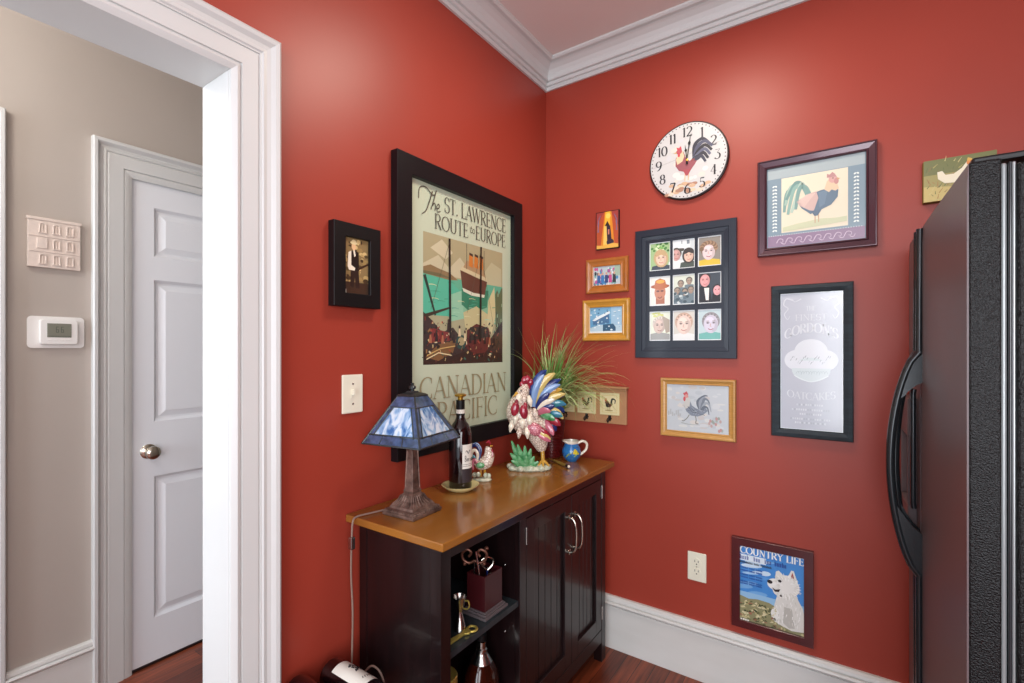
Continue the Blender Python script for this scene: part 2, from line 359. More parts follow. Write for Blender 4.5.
class Art:
    """Paper art in local x (right), z (up); faces -y at depth y. Each layer lies a hair above the last."""
    def __init__(s, y, step=.00001): s.b = MB(); s.y = y; s.k = 0; s.step = step
    def yy(s): s.k += 1; return s.y-s.step*s.k
    def poly(s, pts, col):
        y = s.yy(); s.b.add([(p[0], y, p[1]) for p in pts], [tuple(range(len(pts)))], col); return s
    def rect(s, x0, z0, x1, z1, col): return s.poly([(x0, z0), (x1, z0), (x1, z1), (x0, z1)], col)
    def ell(s, cx, cz, rx, rz, col, rot=0, n=20):
        c, w = math.cos(math.radians(rot)), math.sin(math.radians(rot))
        return s.poly([(cx+rx*math.cos(a)*c-rz*math.sin(a)*w, cz+rx*math.cos(a)*w+rz*math.sin(a)*c) for a in [2*PI*i/n for i in range(n)]], col)
    def stroke(s, pts, w, col, w1=None, widths=None):
        P = [Vector(p) for p in pts]; n = len(P); L = []; R = []
        for i in range(n):
            t = P[min(i+1, n-1)]-P[max(i-1, 0)]
            if t.length < 1e-9: t = Vector((1, 0))
            t.normalize(); nn = Vector((-t.y, t.x))
            ww = widths[i] if widths else (w if w1 is None else w+(w1-w)*i/(n-1))
            L.append(P[i]+nn*ww/2); R.append(P[i]-nn*ww/2)
        y = s.yy()
        vs = [(q.x, y, q.y) for q in L+R]
        s.b.add(vs, [(i, i+1, n+i+1, n+i) for i in range(n-1)], col); return s
    def curve(s, pts, w, col, w1=None, n=6):
        P, _ = catmull([Vector(p) for p in pts], 0, n); return s.stroke(P, w, col, w1)
    def text(s, t, x, z, h, col, width=None, T=.15, tn=.05, skew=0, z1=None, arch=0, centre=False, h1=None):
        adv = sum(GL[c][0] for c in t)
        k = (width/(adv*h)) if width else 1.0
        tot = adv*h*k
        if centre: x -= tot/2
        cx = x; s.yy(); y = s.y-s.step*s.k
        for ch in t:
            w, st = GL[ch]
            for pts, mode in st:
                if mode == 'a':
                    q = []
                    for i in range(len(pts)):
                        a = pts[max(i-1, 0)]; b2 = pts[min(i+1, len(pts)-1)]
                        dx, dz = b2[0]-a[0], b2[1]-a[1]; l = math.hypot(dx, dz) or 1
                        q.append((tn+(T-tn)*abs(dz/l)**2)*h)
                else:
                    q = [(T if mode == 'T' else tn if mode == 't' else (T+tn)/2)*h]*len(pts)
                PP = []
                for px, pz in pts:
                    X_ = cx+px*h*k+skew*pz*h; f = (X_-x)/tot if tot else 0
                    Z_ = z+pz*h
                    if arch: Z_ += arch*(1-(2*f-1)**2)
                    PP.append(Vector((X_, Z_)))
                n = len(PP); L = []; R = []
                for i in range(n):
                    t_ = PP[min(i+1, n-1)]-PP[max(i-1, 0)]
                    if t_.length < 1e-9: t_ = Vector((1, 0))
                    t_.normalize(); nn = Vector((-t_.y, t_.x)); L.append(PP[i]+nn*q[i]/2); R.append(PP[i]-nn*q[i]/2)
                s.b.add([(v.x, y, v.y) for v in L+R], [(i, i+1, n+i+1, n+i) for i in range(n-1)], col)
            cx += w*h*k
        return s
    def build(s, name, parent, m='print'): return s.b.build(name, m, parent)

# ------------------------------------------------------------------ SETTING
def wbox(name, x0, y0, z0, x1, y1, z1, m): return struct(MB().box(x0, y0, z0, x1, y1, z1).build(name, m))
HC = 2.745
wbox('floor', -2.6, -4.3, -.05, 2.45, .75, 0, 'floor')
wbox('ceiling', -2.6, -4.3, HC, 2.45, .75, HC+.06, 'ceil')
DY0, DY1, DZ = -2.40, -1.496, 2.034           # doorway in the left wall
def wall_with_hole(name, x0, x1, y0, y1, h0, h1, hz, m):
    b = MB(); b.box(x0, y0, 0, x1, h0, HC); b.box(x0, h1, 0, x1, y1, HC); b.box(x0, h0, hz, x1, h1, HC)
    return struct(b.build(name, m))
wall_with_hole('wall_left', -.06, 0, -4.3, 0, DY0, DY1, DZ, 'red')
wall_with_hole('wall_hall_near', -.12, -.06, -4.3, .6, DY0, DY1, DZ, 'beige')
wbox('wall_back', 0-.06, 0, 0, 2.4, .08, HC, 'red')
wbox('wall_right', 2.36, -4.3, 0, 2.45, 0, HC, 'red')
HX = -1.219
# hall wall with two doors
b = MB(); b.box(HX-.12, -1.325, 2.075, HX, -.56, HC); b.box(HX-.12, -.56, 0, HX, .75, HC)
b.box(HX-.12, -1.812, 0, HX, -1.325, HC); b.box(HX-.12, -2.60, 2.075, HX, -1.812, HC); b.box(HX-.12, -4.3, 0, HX, -2.60, HC)
struct(b.build('wall_hall_far', 'beige'))
wbox('wall_hall_end', HX, .6, 0, -.06, .7, HC, 'beige')

# crown moulding
cprof = [(0, -.115), (.010, -.115), (.010, -.098), (.007, -.095), (.016, -.093), (.018, -.080), (.014, -.077), (.026, -.075), (.028, -.068), (.023, -.064), (.027, -.050), (.038, -.034), (.056, -.022), (.066, -.018), (.062, -.015), (.078, -.014), (.086, -.008), (.086, 0), (0, 0)]
struct(sweep([(2.36, -4.3), (2.36, 0), (0, 0), (0, -4.3)], cprof, lambda u, v, h: (u, v, HC+h)).build('trim_1', 'white', smooth=False))

# baseboards
bprof = [(0, 0), (.020, 0), (.020, .190), (.015, .192), (.015, .195), (.027, .197), (.031, .204), (.027, .211), (.018, .213), (.018, .216), (.023, .218), (.020, .228), (.012, .234), (0, .234)]
struct(sweep([(2.36, 0), (.0, 0)], bprof, lambda u, v, h: (u, v, h)).build('baseboard_back', 'white_base'))
struct(sweep([(0, 0), (0, -1.377)], bprof, lambda u, v, h: (u, v, h)).build('baseboard_left', 'white_base'))
bp2 = [(d, h*.9) for d, h in bprof]
struct(sweep([(HX, -1.45), (HX, -1.692)], bp2, lambda u, v, h: (u, v, h)).build('baseboard_hall', 'white_base'))
struct(sweep([(HX, .6), (HX, -.43)], bp2, lambda u, v, h: (u, v, h)).build('baseboard_hall_end', 'white_base'))

# doorway casing: d measured inward from outer edge (0 outer) in the wall plane, h out of wall
casprof = [(0, 0), (0, .034), (.006, .038), (.016, .036), (.026, .028), (.036, .026), (.046, .028), (.050, .024), (.053, .024), (.054, .020), (.058, .020), (.059, .023), (.100, .021),
           (.101, .016), (.104, .016), (.106, .020), (.113, .022), (.120, .018), (.126, .014), (.126, 0)]
# path anticlockwise in (y, z): left of direction = inside
casprof = [(d*.905, h) for d, h in casprof]
yo0, yo1, zt = DY0-.10, -1.390, 2.139
pth = [(yo1, 0), (yo1, zt), (yo0, zt), (yo0, 0)]
struct(sweep(pth, casprof, lambda u, v, h: (h, u, v)).build('trim_2', 'white'))
struct(sweep(pth[::-1], [(-d, h) for d, h in casprof], lambda u, v, h: (-.12-h, u, v)).build('trim_3', 'white'))
# jamb lining with a shallow stop
b = MB()
b.box(-.122, DY1-.009, 0, .004, DY1-.0005, DZ)
b.box(-.122, DY0+.001, 0, .004, DY0+.014, DZ)
b.box(-.122, DY0+.0145, DZ-.009, .004, DY1-.0095, DZ)
struct(b.build('trim_4', 'white'))

def six_panel_door(name, y0, y1, z0, z1, x, wide):
    root = bpy.data.objects.new(name, None); COL.objects.link(root); root['kind'] = 'structure'; root.location = (x, y0, z0)
    W_, H_ = y1-y0, z1-z0
    st, mid = .082, .10
    cols = [(st, (W_-mid)/2), ((W_+mid)/2, W_-st)]
    rows = [(.185, .795), (1.03, 1.64), (1.74, 1.95)]
    b = MB(); t0, t1 = -.038, 0
    b.box(t0, 0, 0, t1, st, H_); b.box(t0, W_-st, 0, t1, W_, H_); b.box(t0, cols[0][1], 0, t1, cols[1][0], H_)
    zz = [0]+[v for r in rows for v in r]+[H_]
    for i in range(0, len(zz), 2):
        for c in cols: b.box(t0, c[0], zz[i], t1, c[1], zz[i+1])
    for c in cols:
        for r in rows:
            o = [(c[0], r[0]), (c[1], r[0]), (c[1], r[1]), (c[0], r[1])]
            def ring(k, h): return [(h, o[0][0]+k, o[0][1]+k), (h, o[1][0]-k, o[1][1]+k), (h, o[2][0]-k, o[2][1]-k), (h, o[3][0]+k, o[3][1]-k)]
            R = [ring(0, 0), ring(.012, -.012), ring(.020, -.013), ring(.045, -.004)]
            vs = [v for q in R for v in q]; fs = []
            for a in range(3):
                for k in range(4): fs.append((a*4+k, a*4+(k+1) % 4, (a+1)*4+(k+1) % 4, (a+1)*4+k))
            fs.append((12, 13, 14, 15)); b.add(vs, fs)
    b.build('door_leaf', 'doorwhite', root)
    return root
d1 = six_panel_door('door_1', -1.322, -.563, .012, 2.070, HX-.004, True)
knob = MB(); R90 = Matrix.Rotation(PI/2, 4, 'Y')
knob.lathe([(.031, 0), (.031, .003), (.026, .008), (.012, .010), (.011, .028), (.020, .034), (.027, .044), (.027, .056), (.020, .062), (0.001, .063)], seg=28, M4=R90)
kb = knob.build('door_knob', 'nickel', d1, smooth=True, loc=(0.0, .062, .905)); kb['label'] = 'satin nickel door knob'
MB().box(-.012, -.0035, .86, .0005, -.0005, .93).build('latch_plate', 'steel', d1)
d2 = six_panel_door('door_2', -2.59, -1.822, .012, 2.070, HX-.03, True)
hprof = [(0, 0), (0, .026), (.004, .030), (.014, .030), (.026, .016), (.036, .013), (.040, .018), (.044, .018), (.047, .013), (.052, .018), (.100, .016), (.102, .010), (.106, .014), (.118, .012), (.130, .008), (.130, 0)]
struct(sweep([(-.43, 0), (-.43, 2.193), (-1.452, 2.193), (-1.452, 0)], hprof, lambda u, v, h: (HX+h, u, v)).build('trim_5', 'white'))
struct(sweep([(-1.69, 0), (-1.69, 2.197), (-2.72, 2.197), (-2.72, 0)], hprof, lambda u, v, h: (HX+h, u, v)).build('trim_6', 'white'))
b = MB(); b.box(HX-.12, -1.3245, 0, HX, -1.3225, 2.073); b.box(HX-.12, -.5625, 0, HX, -.5605, 2.073); b.box(HX-.12, -1.3225, 2.071, HX, -.5625, 2.0745)
b.box(HX-.12, -1.3225, -.0, HX-.0, -.5625, .008)
struct(b.build('trim_7', 'rackwood'))

# ------------------------------------------------------------------ framed pictures
def frame(parent, w, h, fw, prof, m, name='frame'):
    """outer w x h; local x 0..w, z 0..h; prof (fraction inward, height)"""
    pr = [(d*fw, hh) for d, hh in prof]
    return sweep([(0, 0), (w, 0), (w, h), (0, h)], pr, lambda u, v, hh: (u, -hh, v), closed=True).build(name, m, parent)
P_FLAT = lambda t, i=.6: [(0, 0), (0, t), (.03, t+.001), (.97, t+.001), (1, t), (1, t*i), (1, 0)]
P_SLOPE = lambda t: [(0, 0), (0, t), (.06, t+.002), (.2, t+.002), (.6, t*.72), (.9, t*.6), (1, t*.62), (1, 0)]
P_SCOOP = lambda t: [(0, 0), (0, t*.75), (.1, t), (.3, t*1.02), (.5, t*.85), (.75, t*.72), (.88, t*.8), (1, t*.7), (1, 0)]
def onB(name, label, cat, x, z, y=-.001, rz=0): return thing(name, label, cat, (x, y, z), rz)
def onA(name, label, cat, y, z, x=.001): return thing(name, label, cat, (x, y, z), PI/2)

# --- the big poster on the left wall
t = onA('framed_poster', 'large black framed travel poster of an ocean liner above small boats', 'poster', -.997, .985)
FW = .066
frame(t, .737, 1.02, FW, P_FLAT(.030), 'blackframe')
ox, oz = .072, .070     # paper origin in local coordinates
a = Art(-.010)
PB = '#bfccb2'
a.rect(.060, .060, .68, .965, '#dfe8dc'); a.rect(ox-.004, oz-.004, ox+.604, oz+.888, PB)
def q(u, v): return (ox+u, oz+v)
def qp(pts): return [q(*p) for p in pts]
I0, I1, J0, J1 = .064, .538, .243, .712
a.rect(*q(I0, J0), *q(I1, J1), '#a7a583')
a.poly(qp([(I0, .52), (I1, .52), (I1, J1), (I0, J1)]), '#a9a27e')
a.poly(qp([(I0, .60), (.14, .64), (.20, .60), (.26, .65), (.31, .61), (.31, .57), (I0, .57)]), '#c3bd9c')
a.poly(qp([(.10, .66), (.16, .70), (.22, .66), (.18, .63)]), '#c9c3a2')
a.poly(qp([(.40, .60), (.46, .66), (.53, .64), (.53, .55), (.42, .55)]), '#b9b692')
# sea in bands
a.rect(*q(I0, .42), *q(I1, .565), '#5fae8e')
a.poly(qp([(I0, .42), (I0, .56), (.20, .555), (.30, .50), (.26, .42)]), '#54b596')
a.poly(qp([(.20, .50), (.29, .53), (.30, .42), (.20, .40)]), '#8fc4a4')
a.poly(qp([(.28, .46), (.42, .50), (.52, .52), (I1, .45), (I1, .40), (.28, .42)]), '#7fb795')
a.poly(qp([(.27, .53), (.44, .54), (.43, .47), (.33, .44), (.27, .47)]), '#2e7e5f')
a.poly(qp([(.28, .44), (.36, .47), (.44, .44), (.42, .34), (.30, .34)]), '#c2bb8b')
a.poly(qp([(.44, .50), (.48, .56), (.49, .44), (.46, .36), (.43, .40)]), '#cfc795')
for i in range(26):
    x = random.uniform(I0+.01, I1-.05); z = random.uniform(.40, .55); a.curve(qp([(x, z), (x+.02, z+.002), (x+.04, z-.001)]), .0035, random.choice(['#3f9c7c', '#9cd0b2', '#d2d2a2', '#4a9f86']), .001)
# shore
a.poly(qp([(I0, .565), (I0, .588), (.10, .600), (.15, .590), (.20, .583), (.25, .560), (.20, .556)]), '#8a7350')
a.poly(qp([(I0, .565), (I0, .575), (.15, .575), (.22, .562)]), '#6b6647')
# liner
a.poly(qp([(.262, .602), (.274, .535), (.34, .522), (.415, .520), (.430, .575), (.36, .585)]), '#5f3a2c')
a.poly(qp([(.262, .602), (.36, .585), (.43, .575), (.425, .590), (.36, .604), (.275, .618)]), '#cdbf98')
a.poly(qp([(.28, .615), (.30, .645), (.41, .625), (.42, .592)]), '#a98b66')
for fx in (.312, .345, .378):
    a.poly(qp([(fx, .625), (fx+.004, .678), (fx+.026, .674), (fx+.026, .620)]), '#c97a35'); a.poly(qp([(fx+.004, .668), (fx+.004, .678), (fx+.026, .674), (fx+.026, .664)]), '#42332a')
a.stroke(qp([(.30, .61), (.30, .71)]), .003, '#4c4636'); a.stroke(qp([(.41, .60), (.41, .70)]), .003, '#4c4636')
a.poly(qp([(.275, .535), (.34, .522), (.415, .520), (.41, .508), (.33, .510), (.28, .522)]), '#d9dcc4')
# far quay at the right
a.poly(qp([(.488, .36), (.486, .53), (.50, .55), (.512, .53), (.53, .56), (I1, .56), (I1, .36)]), '#5b6a4a')
for i in range(10):
    x = random.uniform(.488, .53); z = random.uniform(.37, .53); a.rect(*q(x, z), *q(x+.006, z+.014), random.choice(['#2f3b34', '#8fae8a', '#3a4a40']))
# dark water and boats
a.poly(qp([(I0, J0), (I0, .43), (.11, .40), (.16, .36), (.22, .38), (.28, .33), (.36, .36), (.44, .33), (I1, .42), (I1, J0)]), '#3b2f2c')
a.poly(qp([(I0, J0), (I0, .29), (.20, .27), (.35, .30), (I1, .28), (I1, J0)]), '#33241f')
a.poly(qp([(.075, .27), (.14, .315), (.24, .335), (.22, .285), (.14, .255)]), '#7b5a38')
a.poly(qp([(.09, .32), (.10, .375), (.20, .36), (.21, .33)]), '#7c2f2c')
a.poly(qp([(.30, .30), (.30, .372), (.36, .40), (.44, .385), (.455, .33), (.42, .285), (.35, .28)]), '#5f2a26')
a.poly(qp([(.315, .33), (.32, .385), (.43, .39), (.44, .35)]), '#2f2b27')
a.ell(*q(.268, .325), .032, .028, '#2b4a44'); a.ell(*q(.268, .328), .020, .016, '#a79b72')
a.poly(qp([(.47, .30), (.49, .36), (I1, .38), (I1, .30)]), '#4a3a2c')
a.stroke(qp([(.070, .56), (.125, .42)]), .014, '#2c3b34', .008); a.stroke(qp([(.07, .415), (.21, .455)]), .014, '#3d3327', .006)
for i in range(170):
    x = random.uniform(I0+.004, I1-.012); z = random.uniform(J0+.004, .40)
    if z > .33 and .22 < x < .29: continue
    a.stroke(qp([(x, z), (x+random.uniform(-.012, .014), z+random.uniform(-.012, .016))]), random.uniform(.002, .008),
             random.choice(['#7a3a30', '#c8b27e', '#e0d3a8', '#2a1f1c', '#1c3230', '#55302a', '#8c6b45', '#38685a', '#a04a3a', '#271a1a', '#1b1416', '#26302c']))
for i in range(14):
    x = .09+.035*i*.9; z = random.uniform(.34, .40)
    if x < .5: a.poly(qp([(x, z-.03), (x+.004, z), (x+.012, z), (x+.016, z-.03)]), random.choice(['#d9c9a0', '#2a1c1c', '#a86a4c'])); a.ell(*q(x+.008, z+.006), .005, .006, '#40302a')
a.stroke(qp([(.078, .262), (.14, .285), (.21, .275)]), .004, '#e3d4a4'); a.stroke(qp([(.08, .275), (.15, .30), (.23, .31)]), .004, '#caa869')
a.stroke(qp([(.199, .71), (.203, .34)]), .010, '#15110f', .012); a.stroke(qp([(.388, .712), (.383, .33)]), .009, '#15110f', .012)
for (x0, z0, x1, z1) in ((.20, .70, .10, .44), (.388, .70, .30, .44), (.388, .69, .47, .40)): a.stroke(qp([(x0, z0), (x1, z1)]), .0015, '#5b5a48')
# lettering
DK = '#4d4a40'
a.text('ST. LAWRENCE', *q(.170, .803), .056, DK, width=.392, T=.105, tn=.04)
a.text('ROUTE', *q(.118, .733), .053, DK, width=.190, T=.105, tn=.04)
a.curve(qp([(.326, .782), (.321, .762), (.325, .756), (.331, .760)]), .0028, DK); a.stroke(qp([(.317, .774), (.333, .776)]), .002, DK)
a.curve([q(.340+.0065*math.cos(k*PI/6), .765+.0085*math.sin(k*PI/6)) for k in range(13)], .0026, DK, n=2)
a.text('EUROPE', *q(.352, .737), .053, DK, width=.206, T=.105, tn=.04)
a.curve(qp([(.040, .820), (.045, .858), (.075, .868), (.105, .850), (.122, .852)]), .003, DK, .005)
a.curve(qp([(.108, .862), (.092, .82), (.075, .785), (.055, .770)]), .006, DK, .003)
a.curve(qp([(.128, .870), (.112, .825), (.100, .795)]), .005, DK, .004)
a.curve(qp([(.104, .805), (.118, .822), (.124, .812), (.120, .795)]), .004, DK); a.curve(qp([(.130, .805), (.144, .812), (.140, .824), (.130, .812), (.134, .795), (.150, .800)]), .0035, DK)
TN = '#968b68'
a.text('CANADIAN', *q(.045, .120), .078, TN, width=.520, T=.12, tn=.04)
a.text('PACIFIC', *q(.128, .026), .078, TN, width=.372, T=.12, tn=.04)
a.build('poster_print', t)

# --- small black frame with a standing figure
t = onA('picture_frame', 'small black frame with sepia photo of a standing man, above the light switch', 'picture frame', -1.230, 1.478)
frame(t, .168, .246, .040, P_FLAT(.026), 'blackframe2')
a = Art(-.016)
a.rect(.036, .036, .132, .210, '#8a744c')
for i in range(60):
    x = random.uniform(.04, .122); z = random.uniform(.045, .2); a.ell(x, z, random.uniform(.003, .011), random.uniform(.003, .009), random.choice(['#b79c66', '#5a4a2f', '#d0b67c', '#463622', '#9c8352']), n=9)
a.rect(.036, .036, .132, .075, '#3e2c20')
a.poly([(.062, .062), (.064, .115), (.092, .115), (.096, .058), (.082, .058), (.079, .09), (.074, .058)], '#2a1d18')
a.poly([(.060, .11), (.062, .165), (.078, .172), (.092, .165), (.094, .11)], '#1c1512')
a.poly([(.053, .12), (.056, .162), (.066, .168), (.066, .125), (.080, .118), (.078, .110), (.058, .110)], '#efe6cf')
a.poly([(.072, .172), (.078, .172), (.082, .155), (.077, .150)], '#efe6cf')
a.ell(.075, .181, .008, .011, '#e2b98a'); a.ell(.075, .192, .013, .0045, '#e0cf9e'); a.ell(.075, .196, .008, .006, '#e0cf9e')
a.poly([(.088, .118), (.128, .138), (.128, .132), (.092, .112)], '#3b2416')
a.rect(.036, .036, .048, .052, '#f2efe4')
a.build('photo_print', t)

# --- light switch
t = onA('light_switch', 'ivory single toggle light switch plate on the red left wall', 'light switch', -1.187, 1.160)
MB().box(0, -.006, 0, .074, 0, .116).build('switch_plate', 'ivory', t, bevel=.003)
b = MB(); b.box(.033, -.016, .055, .041, -.006, .072); b.box(.030, -.0075, .046, .044, -.0055, .070); b.build('toggle', 'ivory', t)
for z in (.028, .088): MB().ball((.037, -.006, z), (.0035, .0015, .0035)).build('screw', 'steel', t)

# --- clock
t = onB('wall_clock', 'round cream wall clock with a painted rooster and black numerals', 'clock', .689, 2.133)
CR = .159
Ry = Matrix.Rotation(PI/2, 4, 'X')
MB().lathe([(CR-.004, 0), (CR, .004), (CR, .017), (CR-.003, .019), (.001, .019)], seg=64, M4=Ry).build('clock_body', 'black', t, smooth=True)
a = Art(-.0195)
a.ell(0, 0, CR-.003, CR-.003, '#2c2024', n=64); a.ell(0, 0, CR-.006, CR-.006, '#c8c9c8', n=64)
for i in range(60):
    an = 2*PI*i/60; a.ell((CR-.012)*math.cos(an), (CR-.012)*math.sin(an), .0026, .0026, '#3a3238', n=8)
for i in range(30):
    x = random.uniform(-.09, .09); z = random.uniform(-.1, .12); a.ell(x, z, random.uniform(.006, .02), random.uniform(.004, .012), random.choice(['#cbccca', '#dadad6', '#c8cacd', '#d3cfc6']), n=14)
a.curve([(-.145, -.005), (-.05, .012), (.03, .03), (.13, .05)], .0015, '#a9a7a6')
for i in range(26):
    x = random.uniform(-.085, .085); z = -.105+random.uniform(-.026, .012)+.0*x; a.ell(x, z, .013, .007, random.choice(['#c9a98a', '#d8c4a6', '#a8806a', '#dcc9b6']), n=10)
for n_ in range(1, 13):
    an = math.radians(90-30*n_); r = .118
    a.text(str(n_), r*math.cos(an), r*math.sin(an)-.019, .039, '#26262c', T=.17, tn=.05, centre=True)
# rooster of the dial
a.poly([(-.030, .038), (-.047, .018), (-.048, -.014), (-.034, -.036), (-.010, -.046), (.012, -.044), (.030, -.022), (.050, .010), (.040, .016), (.010, -.004), (-.004, .010), (-.016, .040)], '#94525a')
a.poly([(-.036, .040), (-.046, .012), (-.040, -.010), (-.020, .0), (-.012, .020), (-.018, .042)], '#dcc3a0')
a.poly([(.014, -.010), (.046, .004), (.040, .030), (.022, .012)], '#8c4548')
for k, (x1, z1, x2, z2) in enumerate(((.030, .055, .088, .064), (.040, .045, .098, .052), (.045, .030, .096, .036), (.048, .020, .090, .020), (.046, .008, .082, .006), (.04, .0, .072, -.006))):
    a.curve([(.030, .002), (x1, z1), ((x1+x2)/2, z2+.012), (x2, z2-.014)], .019, ['#2c2e3c', '#4a4f66', '#23242e', '#5b6076', '#30313c', '#3c3f50'][k], .009)
a.ell(-.033, .043, .012, .011, '#b0525c'); a.poly([(-.040, .050), (-.044, .063), (-.034, .058), (-.026, .066), (-.022, .050)], '#bf4450'); a.ell(-.034, .030, .005, .009, '#c33f4c'); a.poly([(-.044, .044), (-.056, .040), (-.044, .038)], '#d7b45c')
a.stroke([(-.008, -.045), (-.010, -.082)], .004, '#d6b38c'); a.stroke([(.006, -.045), (.004, -.082)], .004, '#d6b38c')
a.poly([(-.018, -.036), (.018, -.036), (.002, -.062), (-.006, -.062)], '#a34c54')
a.build('clock_face', t)
b = MB()
def hand(b, ang, L, w, y):
    c, s_ = math.sin(ang), math.cos(ang); n = (s_, -c)
    pts = [(-.018, w*.35), (0, w*.3), (L*.55, w*.3), (L*.66, w), (L*.75, w*.3), (L, .0005)]
    poly = [(c*l+n[0]*q_, s_*l+n[1]*q_) for l, q_ in pts]+[(c*l-n[0]*q_, s_*l-n[1]*q_) for l, q_ in pts[::-1]]
    b.prism(poly, y, y-.001)
hand(b, math.radians(-7), .064, .0055, -.0245); b.build('hour_hand', 'black', t)
b = MB(); hand(b, math.radians(8), .104, .0055, -.0265); b.build('minute_hand', 'black', t)
MB().lathe([(.005, .019), (.005, .028), (.001, .029)], seg=12, M4=Ry).build('hand_pin', 'gold', t)

# --- lighthouse tile
t = onB('lighthouse_picture', 'small unframed picture of a lighthouse in yellow light, topmost of the left column', 'picture', .276, 1.812)
MB().box(0, -.012, 0, .112, 0, .172).build('backing_board', 'blackframe2', t, bevel=.001)
a = Art(-.0122)
a.rect(.003, .003, .109, .169, '#9c3f3a')
a.poly([(.003, .003), (.003, .11), (.04, .169), (.072, .169), (.109, .10), (.109, .003)], '#b4512f')
a.poly([(.022, .003), (.044, .169), (.076, .169), (.092, .003)], '#d98a2c'); a.poly([(.034, .003), (.048, .169), (.070, .169), (.070, .003)], '#eeb53a'); a.ell(.06, .15, .012, .012, '#f5d262')
for s_ in (-1, 1):
    for k in range(3): a.curve([(.056+s_*(.034+.006*k), .155-.01*k), (.056+s_*(.046-.002*k), .12), (.056+s_*(.042+.003*k), .08)], .003, '#7a6a86')
a.poly([(.036, .02), (.040, .105), (.052, .105), (.056, .02)], '#f0c766')
a.poly([(.056, .015), (.052, .105), (.070, .105), (.078, .03), (.078, .015)], '#2a2436')
a.poly([(.044, .105), (.056, .128), (.068, .105)], '#2b2320'); a.rect(.059, .065, .066, .088, '#c27c6a'); a.ell(.07, .03, .018, .014, '#33293c')
a.poly([(.003, .003), (.003, .02), (.04, .016), (.08, .024), (.109, .018), (.109, .003)], '#e3b152')
a.build('picture_print', t)

# --- two small wooden photo frames
t = onB('picture_frame', 'honey brown wooden frame with a bright group photo, middle of the left column', 'picture frame', .226, 1.612)
frame(t, .205, .158, .036, P_SCOOP(.018), 'honeyframe')
a = Art(-.008); a.rect(.030, .030, .176, .130, '#e6e6e2')
a.rect(.038, .038, .168, .122, '#b9c6cc')
for i in range(70):
    x = random.uniform(.042, .160); z = random.uniform(.042, .112)
    a.ell(x, z, random.uniform(.003, .008), random.uniform(.004, .010), random.choice(['#e8eef0', '#2e4f86', '#4a8ab8', '#c24a86', '#a85a9a', '#2b2f3c', '#d9dfe2', '#6fa3a0', '#d3a79a']), n=9)
a.rect(.140, .075, .168, .122, '#9fb7a4')
for i, c in enumerate(['#2d5f9e', '#3b7ab8', '#2a3f78', '#c0508c', '#2e3038']):
    x = .062+.019*i; a.poly([(x-.008, .046), (x-.007, .082), (x+.007, .082), (x+.009, .046)], c); a.ell(x, .089, .0048, .0062, '#cda08a')
a.build('photo_print', t)
t = onB('picture_frame', 'yellow gold wooden frame with a blue tinted photo of a snowy house', 'picture frame', .209, 1.392)
frame(t, .230, .190, .036, P_SCOOP(.020), 'yellowframe')
a = Art(-.009); a.rect(.030, .030, .200, .160, '#20303c'); a.rect(.036, .036, .194, .154, '#5f9cc6')
a.rect(.036, .100, .194, .154, '#79aed0'); a.poly([(.140, .06), (.140, .154), (.194, .154), (.194, .06)], '#9fc4dc')
a.poly([(.050, .075), (.050, .098), (.130, .128), (.132, .080)], '#45709a'); a.poly([(.046, .094), (.068, .110), (.132, .136), (.136, .126), (.060, .092)], '#e6f0f4')
a.poly([(.036, .036), (.036, .060), (.080, .075), (.194, .070), (.194, .036)], '#b7d2e0'); a.poly([(.100, .045), (.100, .075), (.150, .078), (.162, .062), (.162, .045)], '#2b5676')
for i in range(40):
    x = random.uniform(.04, .185); z = random.uniform(.04, .145); a.ell(x, z, random.uniform(.002, .007), random.uniform(.002, .005), random.choice(['#d6e6ee', '#35648c', '#8fb8d2', '#24485f', '#eef4f6']), n=7)
a.rect(.036, .036, .194, .044, '#dfe9ec')
a.build('photo_print', t)

# --- nine photo collage
t = onB('photo_collage_frame', 'large dark blue black frame holding nine portrait photos in three rows', 'picture frame', .466, 1.316)
CW, CH = .410, .554
frame(t, CW, CH, .046, [(0, 0), (0, .018), (.03, .019), (.62, .019), (.66, .016), (1, .014), (1, 0)], 'collage')
